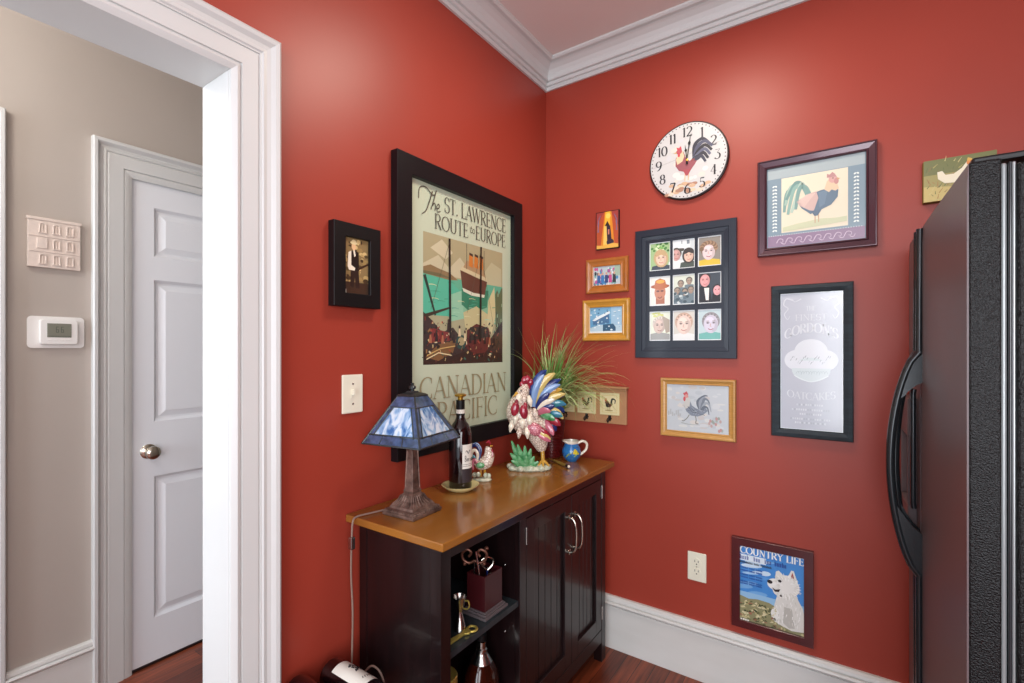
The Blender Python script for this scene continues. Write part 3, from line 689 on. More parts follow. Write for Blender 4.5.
# photo cells
xs = [(.063, .150), (.164, .250), (.262, .352)]; zs = [(.385, .505), (.232, .355), (.073, .205)]
xs = [(.060, .150), (.160, .250), (.262, .352)]
zs = [(.375, .496), (.224, .350), (.074, .200)]
b = MB()   # mat board with openings
ex = [.044, .060, .150, .160, .250, .262, .352, CW-.044]; ez = [.044, .074, .200, .224, .350, .375, .496, CH-.044]
for i in range(7):
    for j in range(7):
        if i % 2 == 1 and j % 2 == 1: continue
        b.box(ex[i], -.011, ez[j], ex[i+1], -.004, ez[j+1])
b.build('mat_board', 'collage', t)
def face(a, cx, cz, r, skin, hair, hstyle=0, shirt=None, mouth='#b05c5a', tilt=0):
    if shirt: a.poly([(cx-r*1.6, a.z0), (cx-r*1.4, cz-r*1.15), (cx-r*.4, cz-r*.95), (cx+r*.4, cz-r*.95), (cx+r*1.4, cz-r*1.15), (cx+r*1.6, a.z0)], shirt)
    if hstyle == 1: a.ell(cx, cz+r*.05, r*1.15, r*1.45, hair, tilt)      # long
    else: a.ell(cx, cz+r*.35, r*1.02, r*1.08, hair, tilt)
    a.ell(cx, cz, r*.82, r*1.1, skin, tilt)
    def sh(c, f): q_ = c.lstrip('#'); return '#'+''.join('%02x' % max(0, min(255, int(int(q_[i:i+2], 16)*f))) for i in (0, 2, 4))
    a.ell(cx+r*.30, cz-r*.15, r*.50, r*.78, sh(skin, .93), tilt); a.ell(cx-r*.12, cz+.0, r*.58, r*.88, sh(skin, 1.04), tilt); a.ell(cx-r*.1, cz+r*.55, r*.42, r*.28, sh(skin, 1.09), tilt)
    for s_ in (-1, 1): a.ell(cx+s_*r*.34, cz+r*.16, r*.22, r*.14, sh(skin, .86), n=12)
    for k in range(12):
        an = math.radians(20+140*k/11); a.stroke([(cx+math.cos(an)*r*.75, cz+r*.35+math.sin(an)*r*.75), (cx+math.cos(an)*r*1.0, cz+r*.30+math.sin(an)*r*.98)], r*.12, sh(hair, .8 if k % 2 else 1.18), r*.04)
    if hstyle == 1: a.poly([(cx-r*.85, cz+r*.3), (cx-r*.7, cz+r*1.2), (cx+r*.7, cz+r*1.2), (cx+r*.85, cz+r*.3), (cx, cz+r*.62)], hair)
    if hstyle == 2:
        for k in range(14):
            an = PI*k/13; a.ell(cx+math.cos(an)*r*.9, cz+r*.45+math.sin(an)*r*.8, r*.3, r*.3, hair if k % 2 else '#a18468', n=10)
    for s_ in (-1, 1):
        a.ell(cx+s_*r*.34, cz+r*.13, r*.10, r*.07, '#4a3c3a', n=10); a.stroke([(cx+s_*r*.18, cz+r*.36), (cx+s_*r*.5, cz+r*.36)], r*.06, '#8c7464')
    a.stroke([(cx, cz+r*.05), (cx-r*.08, cz-r*.28), (cx+r*.08, cz-r*.28)], r*.07, '#c29684')
    a.curve([(cx-r*.3, cz-r*.55), (cx, cz-r*.68), (cx+r*.3, cz-r*.55)], r*.09, mouth)
for j, (z0, z1) in enumerate(zs):
    for i, (x0, x1) in enumerate(xs):
        a = Art(-.005); a.z0 = z0; w = x1-x0; h = z1-z0; k = j*3+i
        def F(u, v): return (x0+u*w, z0+v*h)
        bgc = ['#9fbf8a', '#c9d2d4', '#8a857c', '#e2e4dc', '#d5dccd', '#3a4650', '#dfe6d4', '#d3d0c6', '#bfd3d6'][k]
        a.rect(x0, z0, x1, z1, bgc)
        if k == 0:
            for _ in range(26): a.ell(*F(random.uniform(.08, .92), random.uniform(.62, .94)), .006, .005, random.choice(['#4e8a45', '#78b25c', '#d4e6bc', '#356b34']), n=8)
            face(a, *F(.55, .42), .027, '#e3c2ac', '#c2a67c', 1, '#3b4652', tilt=12)
        elif k == 1:
            for _ in range(10): a.rect(*F(random.uniform(0, .6), .65+random.uniform(0, .3)), *F(random.uniform(.6, .8), .97), random.choice(['#7c8890', '#dfe5e6', '#a8b2b6']))
            a.poly([F(0, .62), F(.1, .72), F(.5, .70), F(.52, .62), F(.3, .58)], '#4a4a42')
            face(a, *F(.15, .48), .022, '#c49a94', '#4a4a42', 0, '#dfe6e4'); face(a, *F(.72, .42), .023, '#d9b7a4', '#3c3836', 1, '#45524a')
        elif k == 2: face(a, *F(.46, .48), .030, '#d9c6c6', '#7d6450', 2, '#d6b93e', '#a05058')
        elif k == 3:
            a.poly([F(.3, .06), F(.3, .5), F(.72, .5), F(.72, .06)], '#a5603f'); a.ell(*F(.5, .46), .024, .034, '#bd7a58'); a.ell(*F(.5, .66), .040, .010, '#a0522c'); a.poly([F(.2, .6), F(.28, .86), F(.5, .93), F(.74, .86), F(.84, .6), F(.5, .54)], '#b5642e')
            a.ell(*F(.52, .82), .018, .008, '#e6a73c'); a.ell(*F(.40, .50), .007, .004, '#5c2f20'); a.ell(*F(.60, .50), .007, .004, '#5c2f20'); a.curve([F(.4, .30), F(.5, .26), F(.6, .31)], .004, '#7c3428')
        elif k == 4:
            for (u, v) in ((.36, .68), (.74, .76), (.2, .45), (.55, .40), (.82, .46)): face(a, *F(u, v), .013, '#9c8c7c', '#5c5a52', 0, '#6d8088')
            for _ in range(24): a.ell(*F(random.uniform(.08, .92), random.uniform(.06, .4)), .008, .006, random.choice(['#cfd8d8', '#5a6f7a', '#93a5aa', '#40545c']), n=8)
        elif k == 5:
            a.poly([F(.0, .0), F(.02, .5), F(.25, .62), F(.5, .55), F(.62, 0)], '#141a20'); a.poly([F(.26, .5), F(.34, .1), F(.46, .1), F(.48, .5)], '#e9e6e0')
            a.poly([F(.6, 0), F(.62, .3), F(.98, .3), F(.98, 0)], '#10161c')
            face(a, *F(.30, .74), .023, '#dd9c9c', '#3a3030', 0, None); face(a, *F(.82, .40), .018, '#e2a2a6', '#2c2628', 0, None)
        elif k == 6:
            for _ in range(8): a.ell(*F(random.uniform(.1, .6), random.uniform(.75, .95)), .008, .005, '#c9cf78', n=8)
            face(a, *F(.48, .5), .030, '#c9b4a8', '#cfc7bb', 0, '#9a9c98', '#9c6460', tilt=-14); a.poly([F(.6, .85), F(.96, .7), F(.96, .3), F(.78, .25)], '#a89c8c')
        elif k == 7: face(a, *F(.5, .52), .036, '#e2ccc0', '#c4a794', 0, '#e3e6e4', '#b77a70')
        else: face(a, *F(.55, .52), .034, '#ccc8d6', '#8f8c90', 0, '#6fb5ac', '#a35a6a')
        for (u0, v0, u1, v1) in ((0, 0, 1, .03), (0, .97, 1, 1), (0, 0, .04, 1), (.96, 0, 1, 1)): a.rect(*F(u0, v0), *F(u1, v1), '#e6ebec')
        a.build('photo', t)

# --- framed rooster in pastel
t = onB('rooster_picture', 'plum framed pastel rooster picture with blue mat and white leaf borders', 'picture frame', .950, 1.704)
frame(t, .366, .362, .032, [(0, 0), (0, .022), (.08, .026), (.16, .026), (.2, .022), (.75, .018), (.82, .022), (.94, .020), (1, .014), (1, 0)], 'plumframe')
a = Art(-.009)
a.rect(.028, .028, .338, .334, '#7c93a0'); a.rect(.034, .290, .332, .332, '#a4b3b6'); a.rect(.034, .034, .332, .075, '#8d7590')
a.rect(.079, .084, .284, .288, '#e2dac2')
for x in [i*.0075+.038 for i in range(39)]: a.ell(x, .076, .0016, .0016, '#e8e6ea', n=6)
for cx in (.057, .308):
    for k in range(14):
        z = .095+k*.0128
        a.ell(cx-.004, z, .0045, .0028, '#e4ece8', 35, n=8); a.ell(cx+.004, z, .0045, .0028, '#e4ece8', -35, n=8)
for k in range(8):
    x = .075+.03*k; a.curve([(x-.012, .048), (x-.004, .062), (x+.008, .060), (x+.008, .050), (x, .050)], .0022, '#dccbdc', .001)
    a.curve([(x+.004, .046), (x+.014, .042), (x+.020, .052)], .0022, '#dccbdc', .001)
a.poly([(.083, .088), (.083, .104), (.130, .112), (.200, .120), (.250, .116), (.281, .118), (.281, .100), (.200, .094)], '#c6ccaa')
for k, (p1, p2) in enumerate((((.10, .235), (.088, .160)), ((.11, .250), (.093, .185)), ((.125, .262), (.095, .205)), ((.12, .24), (.10, .15)), ((.14, .25), (.112, .155)), ((.135, .23), (.125, .165)))):
    a.curve([(.170, .200), (.150, .245), p1, p2], .019, ['#7ba098', '#a3bfb1', '#6f9690', '#8cb0a6', '#b2c9ba', '#7a9f98'][k], .009)
a.poly([(.130, .190), (.145, .165), (.162, .150), (.172, .140), (.186, .148), (.200, .150), (.235, .165), (.254, .190), (.256, .215), (.235, .225), (.205, .222), (.180, .215), (.160, .205)], '#61788a')
a.poly([(.128, .192), (.140, .175), (.168, .155), (.182, .150), (.196, .195), (.190, .220), (.165, .215)], '#cbb0a8')
for k in range(5): a.curve([(.185-.006*k, .214), (.165-.007*k, .19), (.150-.003*k, .168+.006*k)], .0018, '#e8d3c4')
a.poly([(.196, .215), (.200, .160), (.215, .170), (.225, .220)], '#6c8497')
a.poly([(.214, .222), (.222, .250), (.234, .262), (.248, .255), (.252, .238), (.258, .218), (.247, .212), (.236, .218), (.228, .210)], '#dcc4a4')
a.ell(.240, .255, .013, .014, '#d0a39c'); a.poly([(.222, .262), (.222, .276), (.230, .272), (.238, .280), (.246, .272), (.250, .262)], '#b98c8a'); a.ell(.250, .246, .007, .011, '#c08c88'); a.ell(.240, .258, .002, .002, '#3a2a2a')
a.poly([(.252, .258), (.262, .253), (.252, .250)], '#c8a070'); a.stroke([(.186, .148), (.186, .106)], .003, '#c0a080'); a.stroke([(.196, .15), (.197, .108)], .003, '#c0a080'); a.poly([(.172, .152), (.206, .152), (.194, .132), (.184, .132)], '#5c7084')
a.build('picture_print', t)

# --- etched mirror sign
t = onB('etched_mirror', 'tall narrow silvery mirror with etched lettering in a weathered dark frame', 'mirror', .996, 1.028)
frame(t, .254, .562, .030, [(0, 0), (0, .016), (.08, .020), (.5, .022), (.9, .018), (1, .012), (1, 0)], 'cordoframe')
a = Art(-.009)
a.rect(.026, .026, .228, .536, '#e2ecee'); a.rect(.032, .032, .222, .530, '#b9bcc6')
LT = '#d6d9de'
a.text('THE', .127, .466, .016, LT, T=.14, centre=True); a.text('FINEST', .127, .430, .022, LT, width=.100, T=.15, centre=True)
a.text("GORDON'S", .127, .360, .034, LT, width=.166, T=.17, tn=.06, arch=.026, centre=True)
for (cx, cz, r) in ((.127, .315, .052), (.085, .285, .042), (.168, .285, .042)): a.ell(cx, cz, r, r*.9, '#dbdee3', n=36)
a.ell(.127, .250, .060, .044, '#cdd8da', n=36)
a.poly([(.044, .283), (.210, .283), (.195, .255), (.06, .255)], '#dde0e6')
a.curve([(.075, .228), (.127, .206), (.180, .228)], .003, '#e3ebec')
for k in range(22): a.stroke([(.062+.0058*k, .282+.012*math.sin(k)), (.066+.0058*k, .290+.012*math.sin(k))], .002, random.choice(['#9ea6ac', '#c3c8cc', '#8c9398']))
for k in range(12): a.curve([(.08+.008*k, .235+.006*math.sin(k*2)), (.086+.008*k, .245), (.09+.008*k, .236)], .0015, '#aebcbe')
a.text('OATCAKES', .127, .150, .026, LT, width=.150, T=.16, arch=-.010, centre=True)
for z, w in ((.118, .09), (.100, .12), (.084, .07), (.066, .13), (.052, .10)):
    for k in range(int(w/.007)): a.rect(.127-w/2+.007*k, z, .127-w/2+.007*k+.0045, z+.007, random.choice(['#cfd3d9', '#d8dbe0', '#a9adb6']))
for s_ in (-1, 1):
    cx = .127+s_*.078
    a.curve([(.127+s_*.055, .505), (cx, .512), (cx+s_*.008, .490), (cx-s_*.006, .475), (cx+s_*.006, .455), (cx-s_*.004, .435), (cx-s_*.012, .448)], .005, LT, .002)
    a.curve([(.127+s_*.03, .510), (.127+s_*.05, .500), (.127+s_*.06, .512)], .004, LT, .001)
a.build('mirror_print', t, print_mat('etched_mirror_face', .18, .8))

# --- gold framed sketch of a rooster
t = onB('rooster_picture', 'pale gold framed watercolour of a walking blue grey rooster', 'picture frame', .577, .987)
frame(t, .296, .245, .026, P_SCOOP(.022), 'goldwood')
a = Art(-.010); a.rect(.022, .022, .274, .223, '#b9c0c4')
for i in range(50):
    x = random.uniform(.03, .25); z = random.uniform(.03, .215); a.ell(x, z, random.uniform(.004, .02), random.uniform(.003, .010), random.choice(['#c3c8ca', '#b0b8bd', '#c8cbc8', '#bcb9b6', '#c9c6c0']), n=9)
for i in range(14):
    x = random.uniform(.19, .25); z = random.uniform(.035, .09); a.ell(x, z, .005, .007, random.choice(['#b59a94', '#9aa39a', '#b48a88', '#8f9a90']), n=7)
a.poly([(.100, .160), (.096, .130), (.106, .108), (.125, .092), (.150, .090), (.172, .098), (.190, .115), (.180, .130), (.150, .120), (.128, .134), (.118, .160)], '#77818e')
a.poly([(.100, .168), (.094, .140), (.102, .118), (.118, .128), (.122, .158), (.114, .172)], '#bcbcb6')
for k, (p1, p2) in enumerate((((.150, .150), (.190, .176)), ((.160, .150), (.182, .165)), ((.175, .160), (.200, .130)), ((.180, .145), (.203, .112)), ((.175, .130), (.195, .100)))):
    a.curve([(.165, .112), p1, ((p1[0]+p2[0])/2+.004, (p1[1]+p2[1])/2+.012), p2], .014, ['#5c6672', '#8a939c', '#6d7782', '#959da4', '#5f6974'][k], .003)
a.poly([(.098, .172), (.092, .184), (.100, .186), (.106, .192), (.112, .182), (.114, .166)], '#b8474c'); a.ell(.098, .160, .005, .010, '#bb4a50'); a.ell(.106, .172, .007, .008, '#c98a84')
for k in range(14): a.stroke([(random.uniform(.11, .16), random.uniform(.1, .13)), (random.uniform(.12, .18), random.uniform(.095, .12))], .0015, random.choice(['#4f5864', '#a4acb4', '#3e4650']))
a.curve([(.118, .096), (.108, .080), (.094, .068), (.088, .070)], .0035, '#7c7a72'); a.curve([(.142, .092), (.145, .075), (.143, .062), (.154, .060)], .0035, '#7c7a72')
a.curve([(.085, .060), (.12, .055), (.16, .056)], .004, '#9aa09c', .001)
for k in range(7): a.rect(.03+.008*k, .088+.004*math.sin(k*2), .036+.008*k, .105+.010*math.sin(k*1.7), '#a9adae')
a.build('picture_print', t)

# --- dog magazine cover
t = onB('framed_magazine_cover', 'mahogany framed magazine cover with a white terrier, low above the baseboard', 'picture frame', .858, .270, rz=0)
frame(t, .274, .348, .030, P_FLAT(.020), 'mahogany')
a = Art(-.010)
a.rect(.026, .026, .248, .322, '#3f86cc')
for i in range(18):
    x = random.uniform(.03, .13); z = random.uniform(.13, .28); a.ell(x, z, random.uniform(.015, .04), random.uniform(.004, .011), random.choice(['#9ec4e6', '#c6dcee', '#6ea6da', '#5494d4']), 8, n=12)
a.rect(.03, .112, .245, .140, '#8fbadc')
a.poly([(.026, .026), (.026, .124), (.06, .116), (.09, .122), (.13, .120), (.16, .108), (.248, .100), (.248, .026)], '#8d8a64')
for i in range(120):
    x = random.uniform(.03, .244); z = random.uniform(.03, .112); a.ell(x, z, random.uniform(.003, .009), random.uniform(.002, .006), random.choice(['#b8b07e', '#5b5c3c', '#d3cba4', '#77764e', '#9c6a52', '#404a2c', '#c7bd8e']), random.uniform(-40, 40), n=7)
# dog
DG = '#e4e2dc'
a.poly([(.158, .160), (.148, .120), (.145, .080), (.158, .052), (.205, .038), (.245, .044), (.248, .090), (.240, .130), (.222, .165), (.2, .175)], '#d9d7d0')
a.poly([(.142, .095), (.140, .060), (.155, .054), (.160, .095)], DG); a.ell(.150, .085, .014, .022, '#e6e4de')
a.poly([(.180, .12), (.176, .06), (.196, .045), (.215, .05), (.205, .12)], '#b9b6ae')
a.ell(.190, .200, .040, .040, DG); a.ell(.150, .196, .026, .022, '#ebe9e4'); a.ell(.172, .175, .030, .022, DG)
a.poly([(.150, .215), (.153, .246), (.162, .252), (.180, .235)], '#e0ded6'); a.poly([(.190, .230), (.203, .262), (.211, .262), (.224, .222)], '#e0ded6'); a.poly([(.200, .232), (.207, .256), (.215, .226)], '#a0504e')
for k in range(150):
    an = random.uniform(0, 2*PI); r0 = random.uniform(.02, .041); x = .188+r0*math.cos(an); z = .196+r0*math.sin(an); a.stroke([(x, z), (x+.010*math.cos(an), z+.010*math.sin(an))], .0035, random.choice(['#f2f0ec', '#d6d3ca', '#e9e7e1']), .001)
for k in range(60):
    x = random.uniform(.155, .235); z = random.uniform(.06, .165); a.stroke([(x, z), (x+random.uniform(-.004, .004), z-.012)], .003, random.choice(['#f0eeea', '#c6c3ba', '#dedbd4']), .001)
for i in range(60):
    x = random.uniform(.03, .15); z = random.uniform(.03, .105); a.poly([(x, z), (x+random.uniform(.006, .016), z+.002), (x+.008, z+random.uniform(.006, .012))], random.choice(['#d9cfa8', '#c4b98c', '#a79d70', '#4a4c30', '#8e5f48']))
a.ell(.133, .203, .009, .007, '#1d1a1c'); a.ell(.166, .214, .006, .005, '#1d1a1c'); a.poly([(.140, .184), (.152, .178), (.168, .184), (.163, .172), (.150, .170)], '#2c1a1c'); a.ell(.170, .160, .004, .004, '#3a302c')
# masthead and cover lines
a.text('COUNTRY LIFE', .030, .290, .026, '#f1f4f4', width=.214, T=.19, tn=.08)
def words(x, z, h, col, ws, lw):
    for w_ in ws:
        n = max(1, int(w_/(h*.62)))
        for k in range(n):
            xx = x+k*h*.62
            a.rect(xx, z, xx+lw, z+h*(1.4 if k % 3 == 0 else 1), col); a.rect(xx+lw*1.4, z, xx+lw*2.2, z+h, col)
        x += w_+h*.6
a.rect(.028, .262, .120, .286, '#d5e2ec')
words(.030, .266, .013, '#1b3a8c', (.040, .030, .026, .044), .0024)
words(.030, .252, .006, '#2a3440', (.045, .02, .04), .0012); 
for z in (.232, .222, .206, .196, .180, .172): words(.030, z, .0045, '#1e58a8', (.03, .02, .025), .0012)
for k in range(4): a.rect(.032+.008*k, .032, .038+.008*k, .038, '#e9e6dc')
a.build('cover_print', t)

# --- outlet
t = onB('wall_outlet', 'ivory duplex power outlet left of the framed terrier cover', 'outlet', .686, .398)
MB().box(0, -.006, 0, .074, 0, .118).build('outlet_plate', 'ivory', t, bevel=.003)
for zc in (.040, .079):
    f = MB().lathe([(.0165, 0), (.0165, .003), (.001, .003)], seg=24, M4=Matrix.Translation((.037, -.006, zc)) @ Ry).build('receptacle', 'ivory', t)
    b = MB(); b.box(.029, -.0095, zc+.000, .0312, -.008, zc+.009); b.box(.0425, -.0095, zc-.000, .0447, -.008, zc+.008); b.ball((.037, -.009, zc-.008), (.0026, .0008, .0026)); b.build('slot', 'black', f)
MB().ball((.037, -.006, .0595), (.003, .001, .003)).build('screw', 'steel', t)

# --- key rack with rooster tiles
t = onB('key_rack', 'tan wooden key rack with square rooster tiles and hooks behind the plant', 'key rack', .060, 1.015)
b = MB(); b.box(0, -.014, 0, .364, 0, .160); b.build('back_board', 'tan', t, bevel=.002)
b = MB(); b.box(-.004, -.034, .160, .372, 0, .170); b.box(0, -.022, .150, .366, 0, .160); b.build('ledge', 'tan', t, bevel=.003)
for k, x in enumerate((.013, .123, .238)):
    a = Art(-.0165); tb = MB().box(x, -.017, .040, x+.094, -.013, .140)
    a.y = -.0172
    a.rect(x+.001, .041, x+.093, .139, '#dfd6a6'); a.rect(x+.010, .050, x+.084, .130, '#d8c88e'); a.rect(x+.013, .053, x+.081, .127, '#e0d6a8')
    cx, cz = x+.044, .088
    a.poly([(cx-.020, cz+.010), (cx-.012, cz-.010), (cx+.006, cz-.014), (cx+.020, cz+.004), (cx+.004, cz+.002), (cx-.010, cz+.022)], '#6b4a34')
    a.curve([(cx+.010, cz), (cx+.016, cz+.024), (cx+.030, cz+.020), (cx+.028, cz+.004)], .010, '#2f3a34', .003); a.ell(cx-.015, cz+.020, .006, .007, '#b8402e'); a.ell(cx-.006, cz-.004, .010, .010, '#36302c')
    a.stroke([(cx-.004, cz-.012), (cx-.005, cz-.026)], .0022, '#5b4a30'); a.stroke([(cx+.004, cz-.012), (cx+.005, cz-.026)], .0022, '#5b4a30'); a.ell(cx, cz-.028, .020, .003, '#a79a62')
    tl = tb.build('tile', 'print', t); 
    tl.data.materials.clear(); tl.data.materials.append(M['saucer'])
    a.build('tile_picture', tl)
    hk = MB(); hx = x+.047
    hk.tube([(hx, -.014, .034), (hx, -.022, .032), (hx, -.026, .020), (hx, -.034, .010), (hx, -.042, .012), (hx, -.044, .022)], .0025, 8, smooth=3)
    hk.tube([(hx-.008, -.014, .026), (hx-.008, -.022, .022), (hx-.009, -.030, .016)], .002, 6); hk.tube([(hx+.008, -.014, .026), (hx+.008, -.022, .022), (hx+.009, -.030, .016)], .002, 6)
    hk.box(hx-.006, -.017, .014, hx+.006, -.013, .038)
    hk.build('hook', 'black', t, smooth=True)

# --- hen canvas behind the fridge
t = onB('hen_picture', 'unframed canvas of a white hen on grass, partly hidden behind the fridge', 'picture', 1.434, 1.826)
MB().box(0, -.028, 0, .172, 0, .134).build('canvas_block', 'canvas', t, bevel=.002)
a = Art(-.0285)
a.rect(.001, .001, .171, .133, '#9c9455'); a.rect(.001, .085, .171, .133, '#6f7440'); a.poly([(.001, .001), (.001, .05), (.08, .04), (.171, .06), (.171, .001)], '#c4b26a')
for i in range(70):
    x = random.uniform(.005, .15); z = random.uniform(.005, .125); a.stroke([(x, z), (x+random.uniform(-.006, .012), z+random.uniform(.004, .016))], .0025, random.choice(['#b5a860', '#8a6a3c', '#5f6a38', '#c8bb7c', '#7d7a44', '#a5773f']), .001)
a.poly([(.034, .092), (.036, .070), (.052, .054), (.076, .052), (.092, .064), (.104, .088), (.118, .104), (.104, .112), (.092, .094), (.074, .080), (.054, .080), (.046, .094)], '#e9e3c8')
a.ell(.112, .108, .009, .009, '#d9863c'); a.poly([(.104, .114), (.106, .124), (.114, .120), (.120, .114)], '#d9b04c'); a.ell(.116, .098, .005, .007, '#c0503a')
a.build('canvas_print', t)

# ------------------------------------------------------------------ hall wall items
t = thing('relief_plaque', 'pinkish white plaster relief plaque of a house facade, above the thermostat', 'wall plaque', (HX+.001, -1.634, 1.655), PI/2)
b = MB(); b.box(0, -.016, 0, .146, 0, .178); b.box(-.003, -.020, .172, .149, 0, .182)
for z in (.056, .112): b.box(0, -.019, z, .146, -.015, z+.003)
for r_ in range(3):
    for c_ in range(3):
        x = .030+.038*c_; z = .014+.057*r_
        if r_ == 1 and c_ == 0: b.box(x-.006, -.020, z-.002, x+.022, -.015, z+.034); continue
        b.box(x, -.0195, z, x+.0025, -.015, z+.028); b.box(x+.0175, -.0195, z, x+.020, -.015, z+.028)
        pts = arc(x+.010, z+.026, .0105, .009, 0, 180, 8)+arc(x+.010, z+.026, .0075, .006, 180, 0, 8); b.prism(pts, -.0195, -.015)
        b.box(x-.002, -.021, z-.003, x+.022, -.015, z); b.box(x+.009, -.018, z, x+.011, -.015, z+.030)
b.build('plaster_relief', 'plaster', t, bevel=.0008)
t = thing('thermostat', 'white wall thermostat with grey display beside the hall door casing', 'thermostat', (HX+.001, -1.634, 1.357), PI/2)
rp = lambda x0, z0, x1, z1, r: arc(x1-r, z1-r, r, r, 0, 90, 6)+arc(x0+r, z1-r, r, r, 90, 180, 6)+arc(x0+r, z0+r, r, r, 180, 270, 6)+arc(x1-r, z0+r, r, r, 270, 360, 6)
MB().prism(rp(0, 0, .160, .118, .014), -.007, 0).build('wall_plate', 'plasticwhite', t, bevel=.0015)
MB().prism(rp(.030, .014, .138, .106, .010), -.024, -.007).build('housing', 'plasticwhite', t, bevel=.003)
MB().box(.050, -.0255, .040, .118, -.023, .092).build('display', 'lcd', t, bevel=.001)
a = Art(-.0256)
for cx in (.074, .088):
    for (x0, z0, x1, z1) in ((0, .0, .008, .002), (0, .010, .008, .012), (0, .020, .008, .022), (0, 0, .002, .022) , (.006, 0, .008, .011)): a.rect(cx+x0, .058+z0, cx+x1, .058+z1, '#4c5048')
a.rect(.054, .043, .115, .046, '#5c6058'); a.build('digits', t)
for k in range(4): MB().box(.052+.017*k, -.0256, .028, .064+.017*k, -.0235, .033).build('button', 'plasticwhite', t, bevel=.001)

# ------------------------------------------------------------------ SIDEBOARD
SX1, SY0, SY1, SZ = .392, -1.172, -.073, .860
t = thing('sideboard', 'dark espresso wood cabinet with honey wood top, open shelves and two beadboard doors', 'cabinet', (0.0, -1.172, 0))
def L(x, y, z): return (x, y+1.172, z)
def lb(b, x0, y0, z0, x1, y1, z1): b.box(x0, y0+1.172, z0, x1, y1+1.172, z1); return b
lb(MB(), .001, SY0, SZ-.022, SX1, SY1, SZ).build('worktop', 'worktop', t, bevel=.003)
FX = .360; CY0, CY1 = -1.142, -.100
lb(MB(), .030, CY0, .075, FX-.02, CY0+.022, SZ-.022).build('side_panel', 'espresso', t)
lb(MB(), .030, CY1-.022, .075, FX-.02, CY1, SZ-.022).build('side_panel', 'espresso', t)
lb(MB(), .030, CY0+.022, .11, .038, CY1-.022, SZ-.022).build('back_panel', 'espresso', t)
for (x0, x1) in ((.030, .062), (FX-.038, FX)):
    for (y0, y1) in ((CY0-.002, CY0+.036), (CY1-.036, CY1+.002)):
        lb(MB(), x0, y0, 0, x1, y1, SZ-.022).build('leg', 'espresso', t, bevel=.001)
fr = MB()
lb(fr, FX-.022, CY0+.036, .795, FX-.001, CY1-.036, SZ-.022)   # top rail
lb(fr, FX-.022, CY0+.036, .085, FX-.001, CY1-.036, .140)      # bottom rail
lb(fr, FX-.022, -.772, .140, FX-.001, -.735, .795)            # stile between shelves and doors
fr.build('face_frame', 'espresso', t, bevel=.001)
lb(MB(), .040, -.772, .14, FX-.022, -.752, SZ-.022).build('divider', 'espresso', t)
lb(MB(), .038, CY0+.022, .120, FX-.022, CY1-.022, .138).build('bottom_shelf', 'espresso', t)
sh = lb(MB(), .038, CY0+.022, .517, FX-.008, -.772, .535).build('shelf', mat('shelf_wood', '#2a3236', rough=.35, col2='#1a2024', scale=5, stretch=(1, 8, 1)), t)
for z in (.42, .64):
    for x in (.10, .30): MB().ball(L(x, -.7735, z), (.004, .002, .004)).build('shelf_pin', 'steel', t)
def cab_door(y0, y1, hy, hinge_y):
    z0, z1 = .143, .792
    st = .052
    d = MB(); x0, x1 = FX-.020, FX-.001
    lb(d, x0, y0, z0, x1, y0+st, z1); lb(d, x0, y1-st, z0, x1, y1, z1); lb(d, x0, y0+st, z0, x1, y1-st, z0+st+.006); lb(d, x0, y0+st, z1-st, x1, y1-st, z1)
    n = 5; w = (y1-y0-2*st)/n
    for k in range(n): lb(d, x0, y0+st+k*w+.0012, z0+st, x0+.008, y0+st+(k+1)*w-.0012, z1-st)
    lb(d, x0, y0+st, z0+st, x0+.003, y1-st, z1-st)
    o = d.build('door', 'espresso', t, bevel=.0012)
    h = MB(); hz0, hz1 = .580, .712
    h.tube([L(x1, hy, hz0), L(x1+.018, hy, hz0+.004), L(x1+.030, hy, hz0+.025), L(x1+.033, hy, (hz0+hz1)/2), L(x1+.030, hy, hz1-.025), L(x1+.018, hy, hz1-.004), L(x1, hy, hz1)], [.0065, .005, .0042, .0042, .0042, .005, .0065], 10, smooth=4)
    h.ball(L(x1+.002, hy, hz0), (.004, .010, .010)); h.ball(L(x1+.002, hy, hz1), (.004, .010, .010))
    h.build('handle', 'nickel', o, smooth=True)
    for z in (.712, .190): lb(MB(), x1-.003, hinge_y-.004, z, x1+.003, hinge_y+.004, z+.050).tube([L(x1+.002, hinge_y, z-.003), L(x1+.002, hinge_y, z+.053)], .0035, 8).build('hinge', 'steel', o)
cab_door(-.733, -.4145, -.437, -.735)
cab_door(-.4120, -.1385, -.388, -.136)

# ------------------------------------------------------------------ items on the sideboard
T0 = SZ+.0005
# lamp
t = thing('table_lamp', 'mission style table lamp with blue stained glass shade and bronze base', 'lamp', (.152, -1.046, T0), math.radians(3))
b = MB()
def sq(b, prof, col=None):
    vs = []; fs = []
    for r, z in prof: vs += [(-r, -r, z), (r, -r, z), (r, r, z), (-r, r, z)]
    for i in range(len(prof)-1):
        for k in range(4): fs.append((i*4+k, i*4+(k+1) % 4, i*4+4+(k+1) % 4, i*4+4+k))
    fs.append((3, 2, 1, 0)); n = len(prof)-1; fs.append((n*4, n*4+1, n*4+2, n*4+3)); b.add(vs, fs)
sq(b, [(.060, 0), (.062, .004), (.062, .010), (.057, .013), (.056, .017), (.048, .020), (.046, .026), (.032, .040), (.023, .056), (.020, .060), (.018, .062)])
for k in range(12):
    for s_ in (-1, 1):
        u = -.0515+k*.00936; b.ball((u, s_*.0592, .0145), .0036, 6, 5); b.ball((s_*.0592, u, .0145), .0036, 6, 5)
